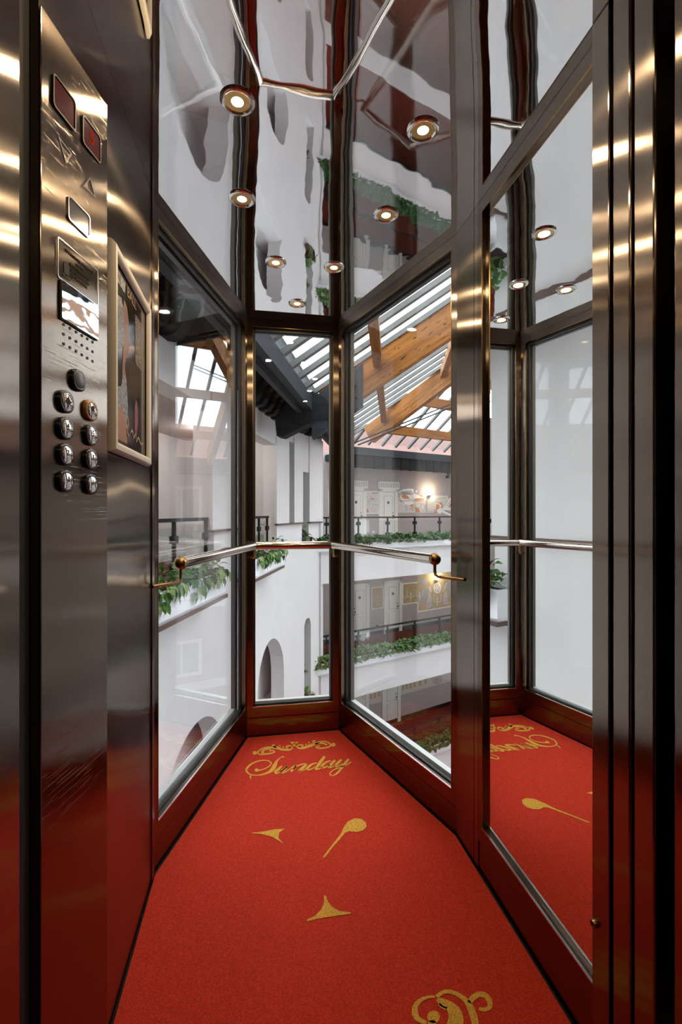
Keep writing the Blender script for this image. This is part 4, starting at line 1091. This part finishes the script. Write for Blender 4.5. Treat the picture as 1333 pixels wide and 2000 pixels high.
print_lines('drawn_lines', cm, [[(650,690,3),(680,640,4),(750,600,3)],[(650,650,3),(690,590,4),(750,560,3)],[(680,500,3),(740,480,3)],[(985,590,3),(1030,560,4),(1075,560,3)],[(990,520,3),(1030,500,4),(1070,490,3)],[(760,300,4),(775,360,5),(770,450,4)],[(960,300,4),(950,360,5),(975,430,4)],[(690,160,6),(700,220,6),(690,300,4)],[(1030,150,5),(1010,220,5),(990,290,4)]], M['line'], mur, .0110)
# frieze two floors down
cm = crop_map(FF, 670, 1290, 4.597)
e = empty('ornament_frieze', cm((700,260)), 'pale ochre ornament frieze with a wheel, two floors down', 'mural')
m = MB(); m.extrude([cm(p) for p in [(222,400),(222,230),(1150,25),(1150,144),(1010,175),(520,310),(355,370)]], FF.n.to_3d()*.008); m.build('mural_ground', M['cream_dark'], e)
fr_l = []
for x, y in ((250,325),(285,318),(322,306),(538,245),(572,238),(606,230),(640,222),(690,205),(740,190)): fr_l += [[(x-10,y+18,3),(x+10,y+8,6),(x-6,y-2,5),(x+10,y-14,6),(x-8,y-24,3)]]
print_lines('ornament_print', cm, fr_l, M['tan'], e, .009)
print_polys('wheel_disc', cm, [[(845+48*math.cos(a*.2618), 172+46*math.sin(a*.2618)) for a in range(24)]], M['lilac'], e, .0092)
print_lines('ornament_print', cm, [[(845,172,1.5),(845+46*math.cos(a*math.pi/5),172+44*math.sin(a*math.pi/5),2.5)] for a in range(10)], M['tan'], e, .0096)

# sconces on the far wall
def sconce(px, py, label, glass_h=.24, power=25):
    s, z = FF.sz(px, py, .10); e = empty('wall_sconce', FF.P(s, 0, z-.12), label, 'wall lamp', 'far gallery sconces')
    MB().fbox(FF, s-.05, s+.05, 0, .04, z-.16, z+.10).build('back_plate', M['cream'], e)
    MB().lathe([(.07,-.02),(.09,.0),(.10,glass_h)], FF.P(s,.10,z-.12), 16).build('glass_shade', M['sconce'], e)
    MB().lathe([(.0,-.06),(.05,-.05),(.085,-.018)], FF.P(s,.10,z-.12), 16).build('cup', M['brass'], e)
    l = bpy.data.lights.new('sconce_light', 'POINT'); l.energy = power; l.color = (1,.82,.58); l.shadow_soft_size = .08
    o = bpy.data.objects.new('sconce_light', l); o.parent = e; o.location = FF.P(s,.28,z+.02) - FF.P(s,0,z-.12); COL.objects.link(o)
sconce(840, 961, 'lit wall sconce above the winged mural')
sconce(854.5, 1126, 'lit wall sconce above the wheel mural one floor down')

# ---- wall with windows on the mirror side (seen in reflections)
RO_ = FF.P(T1, 0, 0); FRw = Frame(RO_, (.6, -.8)); 
if FRw.n.dot(-FRw.o) < 0: FRw.n = -FRw.n
MB().fbox(FRw, -.5, 21, -.3, 0, GZ, 3.3).build('wall_windows', M['mauve'], kind='structure')
for z in (-3.1, -6.7): trim(MB().fbox(FRw, 0, 20.5, 0, .06, z, z+.34), M['winwhite'])
nw = 1
for z0, z1 in ((.75, 2.15), (-2.9+.35, -1.3), (-5.9, -4.6)):
    for t in (4.9, 9.0, 13.0):
        nw += 1
        e = empty('window_%d' % (nw+2), FRw.P(t, 0, z0), kind='structure'); w = .72
        for a, b, c, d in ((t-w-.14,t-w,z0-.14,z1+.14),(t+w,t+w+.14,z0-.14,z1+.14),(t-w,t+w,z1,z1+.14),(t-w,t+w,z0-.14,z0),(t-.04,t+.04,z0,z1)):
            MB().fbox(FRw, a, b, 0, .07, c, d).build('frame_bar', M['winwhite'], e)
        MB().fbox(FRw, t-w, t+w, .005, .012, z0, z1).build('curtain', M['curtain'], e)
        for a, b in ((t-w, t-.04), (t+.04, t+w)): MB().fbox(FRw, a, b, .03, .034, z0, z1).build('glass_pane', M['rail_glass'], e)
# lift-side wall of the atrium
MB().box(-4.5, -.82, .48, .60, GZ, 9).build('wall_lift_side', M['white'], kind='structure')
MB().box(1.33, 24, .48, .60, GZ, 14).build('wall_lift_side_far', M['white'], kind='structure')
MB().box(-.82, 1.33, .48, .60, GZ, -.2).build('wall_lift_below', M['white'], kind='structure')
MB().box(-.82, 1.33, .48, .60, 2.5, 12).build('wall_lift_above', M['white'], kind='structure')
MB().box(-8, 26, 0, 30, GZ-.2, GZ).build('floor_atrium', M['tile_floor'], kind='structure')

# ================================================================== glazed roof
EZ, TP = 3.55, .64
EL = Frame(C(-1.673, 0), C(.112, 1)); EL.n = Vector((EL.d.y, -EL.d.x))       # n into the atrium
EF = Frame(FF.P(0, 1.05, 0), FF.d); EF.n = FF.n
ER = Frame(FRw.P(0, 1.05, 0), FRw.d); ER.n = FRw.n
PL = [EL, EF, ER]
def dist(F, p): return (Vector((p[0], p[1])) - F.o).dot(F.n)
def run(F, s, dmax=15):
    """how far a bar can climb slope F from eave position s before another slope is lower"""
    lo = 0.0; q0 = F.P(s, .001, 0)
    if any(dist(G, q0) < -.001 for G in PL) or q0.y < .62: return 0
    for i in range(1, 301):
        d = dmax*i/300; q = F.P(s, d, 0)
        if q.y < .62: return lo
        if any(dist(G, q) < d for G in PL if G is not F): return lo
        lo = d
    return lo
def roof(F, s0, s1, step, name, bw=.13, bh=.08):
    e = empty(name, F.P((s0+s1)/2, 0, EZ), kind='structure')
    n = int((s1-s0)/step); prev = None
    for i in range(n+1):
        s = s0 + i*step; d = run(F, s)
        if d > .25:
            a = F.P(s, 0, EZ); b = F.P(s, d, EZ+TP*d); nrm = (F.d.to_3d()).cross(b-a)
            MB().beam(a, b, bw, bh, up=nrm).build('glazing_bar', M['bar'], e)
        if prev is not None and (d > .05 or prev[1] > .05):
            sa, da = prev
            k = Vector((0,0,.06))
            q = [F.P(sa,0,EZ)+k, F.P(s,0,EZ)+k, F.P(s,max(d,.01),EZ+TP*max(d,.01))+k, F.P(sa,max(da,.01),EZ+TP*max(da,.01))+k]
            MB().add(q, [(0,1,2,3)]).build('roof_pane', M['roof_glass'], e)
        prev = (s, d)
    return e
hitLF = None
rL = roof(EL, .3, 17.5, .62, 'roof_slope_gallery', .12, .09)
rF = roof(EF, -7.0, 7.6, .62, 'roof_slope_far', .09, .08)
rR = roof(ER, -3.0, 21.5, .70, 'roof_slope_windows', .10, .10)
# glulam rafters, hips and purlins
def isect_e(F1, F2):
    d1, d2 = F1.d, F2.d; r = F2.o - F1.o
    t = (r.x*d2.y - r.y*d2.x)/(d1.x*d2.y - d1.y*d2.x); return F1.o + d1*t, t
cLF, tLF = isect_e(EL, EF); cFR, tFR = isect_e(EF, ER)
DZ = -.40
def timber(name, a, b, w, h, label, group):
    a = Vector(a); b = Vector(b); L = (b-a).length; mb = MB().box(-L/2, L/2, -w/2, w/2, -h/2, h/2)
    me = bpy.data.meshes.new(name); me.from_pydata([tuple(p) for p in mb.v], [], mb.f); me.materials.append(M['wood']); me.update()
    o = bpy.data.objects.new(name, me); COL.objects.link(o); o.location = (a+b)/2; d = (b-a).normalized()
    o.rotation_euler = (0, -math.asin(d.z), math.atan2(d.y, d.x)); return tag(o, label, 'roof beam', group)
def rafter(F, s, label, d0=.35):
    d = run(F, s); return timber('glulam_rafter', F.P(s,d0,EZ+TP*d0+DZ), F.P(s,d,EZ+TP*d+DZ), .22, .60, label, 'glulam rafters')
sB = 9.63*1.006
rafter(EL, sB, 'thick orange timber rafter rising from the steel shoe on the curved wall', .30)
rafter(EL, sB-5.4, 'timber rafter above the lift roof over the near gallery')
def hip(F1, F2, c, label):
    pts = []
    n = (F1.n+F2.n).normalized(); k = n.dot(F1.n)
    # climb until a third slope is lower
    d = 0; q = Vector(c)
    while d < 22:
        p = Vector(c) + n*d; dd = dist(F1, p)
        if any(dist(G, p) < dd-.02 for G in PL if G not in (F1, F2)) or p.y < .7: break
        d += .1
    a = Vector(c)+n*.95; b = Vector(c)+n*d
    return timber('glulam_hip', (a.x,a.y,EZ+TP*k*.95+DZ), (b.x,b.y,EZ+TP*k*d+DZ), .24, .58, label, 'glulam hips')
hip(EL, EF, cLF, 'timber hip beam climbing from the corner of curved and far galleries')
hip(EF, ER, cFR, 'timber hip beam above the far end of the mural gallery')
for k, d in enumerate((1.35, 3.15, 5.0)):
    zz = EZ+TP*d-.24
    timber('purlin', EL.P(sB-5.2, d, zz), EL.P(sB-.12, d, zz), .17, .26, 'short timber purlin of the near roof bay, %s from the eaves' % ['first','second','third'][k], 'purlins')
    # between the rafter and the hip
    hs = tLF - d/math.tan(math.acos(max(-1,min(1,(EL.d).dot(EF.d))))/2 + 1e-9) if False else None
    s1 = sB
    while s1 < tLF and dist(EF, EL.P(s1+.05, d, 0)) > d: s1 += .05
    timber('purlin', EL.P(sB+.12, d, zz), EL.P(s1, d, zz), .17, .26, 'timber purlin between rafter and hip beam, %s from the eaves' % ['first','second','third'][k], 'purlins')
    d2 = d; d = (1.0, 2.2, 3.7)[k]; zz = EZ+TP*d-.24
    a = -8.0
    while dist(EL, EF.P(a, d, 0)) < d: a += .05
    b = a
    while dist(ER, EF.P(b+.05, d, 0)) > d and dist(EL, EF.P(b+.05, d, 0)) > d and b < 9: b += .05
    timber('purlin', EF.P(a, d, zz), EF.P(b, d, zz), .17, .30, 'timber purlin across the far roof slope, %s above the mural gallery' % ['first','second','third'][k], 'far purlins')
    d = d2; zz = EZ+TP*d-.24
    a = -6.0
    while dist(EF, ER.P(a, d, 0)) < d: a += .05
    timber('purlin', ER.P(a, d, zz), ER.P(19, d, zz), .17, .30, 'timber purlin over the window wall slope, %s from the eaves' % ['first','second','third'][k], 'window wall purlins')
for k, s in enumerate((4.0, 9.5, 15.0)): rafter(ER, s, 'timber rafter of the window wall slope, %s from the mural gallery' % ['first','second','third'][k])
# tie rods
for k in (0, 1):
    o_ = EF.o+EF.n*3.2; a = on_plane(690+10*k, 866+3*k, o_, EF.n); b = on_plane(1150, 681.5+7*k, o_, EF.n)
    MB().tube([a, b], .020, 8).build('tie_rod', M['black'], label=['upper of the two thin black tie rods under the far roof','lower of the two thin black tie rods under the far roof'][k], cat='tie rod', group='tie rods')

# ---- cornices
def cornice_profile(out, z):
    return [(0,z+.0),(.10,z-.02),(.22,z+.01),(.31,z+.12),(.37,z+.28),(.48,z+.37),(.64,z+.40),(.78,z+.45),(.85,z+.54),(.86,z+.66),(0,z+.66)]
cor = empty('eaves_cornice', EL.P(6, -.5, 2.6), 'dark grey eaves gutter with curved brackets above the white gallery wall', 'cornice')
Lc = tLF
m = MB(); m.fbox(EL, 2.3, Lc, -.12, .03, 3.20, 3.50); m.build('gutter_fascia', M['iron_plate'], cor)
m = MB(); m.fbox(EL, 2.3, Lc, -.16, -.12, 3.16, 3.95); m.fbox(EL, 2.3, Lc, -.34, -.13, 3.30, 3.36); m.build('gutter_web', M['iron'], cor)
m = MB(); m.fbox(EL, 2.3, Lc, -.25, -.17, 3.13, 3.18); m.build('lower_flange', M['iron_plate'], cor)
m = MB(); m.fbox(EL, 2.3, Lc, -1.13, -.12, 3.90, 3.98); m.build('soffit', M['iron'], cor)
brk = None
s = CORN+.1
while s < LW.L-.1:
    q = LW.P(s, 0, 0); nn = (LW.P(s, 1, 0)-q); dd = (LW.P(s+.05,0,0)-LW.P(s-.05,0,0)).normalized()
    if brk is None:
        mb = MB(); pr = cornice_profile(.9, 0)
        base = [Vector((x*.92, -.11, z)) for x, z in pr]; mb.extrude(base, (0,.22,0))
        me = bpy.data.meshes.new('bracket'); me.from_pydata([tuple(p) for p in mb.v], [], mb.f); me.materials.append(M['iron'])
        bm = bmesh.new(); bm.from_mesh(me); bmesh.ops.recalc_face_normals(bm, faces=bm.faces); bm.to_mesh(me); bm.free(); brk = me
    o = bpy.data.objects.new('bracket', brk); COL.objects.link(o); o.parent = cor
    o.location = Vector((q.x, q.y, 3.27)) - Vector(cor.location); o.rotation_euler = (0,0,math.atan2(nn.y, nn.x))
    s += .46
# steel shoe that carries the big rafter
sh = empty('rafter_shoe', EL.P(sB, 0, 2.8), 'blue grey steel shoe with bolts holding the thick rafter', 'bracket')
def slope_poly(s, pts): return [EL.P(s, d, EZ+TP*d+k) for d, k in pts]
MB().extrude(slope_poly(sB-.13, [(.02,-.92),(1.05,-.92),(1.05,-.10),(.02,-.10)]), EL.d.to_3d()*.26).build('sleeve', M['iron_plate'], sh)
m = MB(); m.extrude([EL.P(sB-.16, d, z) for d, z in ((.30,3.45),(.02,3.60),(-.50,3.35),(-.74,3.0),(-.70,2.70),(-.58,2.68),(.12,3.02),(.5,3.0))], EL.d.to_3d()*.32); m.build('gusset', M['iron'], sh)
MB().lathe([(.0,.05),(.05,.05),(.055,.03),(.17,.03),(.18,.0)], EL.P(sB-.16, -.22, 3.10), 24, -EL.d.to_3d()).build('pin_disc', M['iron'], sh)
for d, k in ((.75,-.3),(.9,-.45),(.75,-.75),(.92,-.7)):
    MB().sphere(EL.P(sB-.135, d, EZ+TP*d+k), .025, 8, 5).build('bolt', M['black'], sh)
sF0 = isect_e(EF, EL)[1]-.15
corF = empty('eaves_cornice', EF.P(0, 0, 2.7), 'dark grey eaves cornice above the doors of the far gallery', 'cornice')
MB().fbox(EF, sF0, tFR, -.12, .02, 3.16, 3.42).build('gutter_fascia', M['iron_plate'], corF)
MB().fbox(EF, sF0, tFR, -1.05, -.10, 2.98, 3.20).build('soffit', M['iron'], corF)
MB().fbox(EF, sF0, tFR, -.14, -.06, 2.72, 3.18).build('fascia_band', M['iron'], corF)
for k in range(34):
    s = -7.2+k*.42
    if sF0 < s < tFR-.2: MB().fbox(EF, s, s+.06, -.08, -.045, 2.70, 3.17).build('rib', M['black'], corF)
m = MB(); s_, z_ = EF.sz(878, 935); m.tube([EF.P(s_,-.1,2.78), EF.P(s_,-.02,2.66), EF.P(s_-.10,.05,2.56), EF.P(s_-.2,.06,2.55)], .06, 10); m.build('gutter_spout', M['black'], corF, smooth=True)
corR = empty('eaves_cornice', ER.P(8, 0, 2.7), 'dark grey eaves cornice of the window wall, seen in reflection', 'cornice')
MB().fbox(ER, -3.0, 20.5, -.12, .02, 3.10, 3.42).build('gutter_fascia', M['iron_plate'], corR)
MB().fbox(ER, -3.0, 20.5, -1.05, -.10, 2.80, 3.15).build('soffit', M['iron'], corR)
# neighbouring tiled roof outside the glass
M['rooftile'] = simple('weathered_red_roof', (.15, .07, .055), .9, noise=.25, nscale=6)
m = MB(); a0 = EF.P(-14, -3.5, 3.2); a1 = EF.P(24, -3.5, 3.2); b1 = EF.P(24, -11, 6.6); b0 = EF.P(-14, -11, 6.6)
m.hexa([a0-Vector((0,0,.2)), a1-Vector((0,0,.2)), b1-Vector((0,0,.2)), b0-Vector((0,0,.2)), a0, a1, b1, b0]); m.build('neighbour_roof', M['rooftile'], label='weathered red tiled roof outside, seen through the far roof glass', cat='roof')
m = MB(); a0 = ER.P(-4, -3.5, 3.2); a1 = ER.P(26, -3.5, 3.2); b1 = ER.P(26, -9, 6.4); b0 = ER.P(-4, -9, 6.4)
m.hexa([a0-Vector((0,0,.2)), a1-Vector((0,0,.2)), b1-Vector((0,0,.2)), b0-Vector((0,0,.2)), a0, a1, b1, b0]); m.build('neighbour_roof', M['rooftile'], label='red tiled roof beyond the window wall, seen only in reflections', cat='roof')
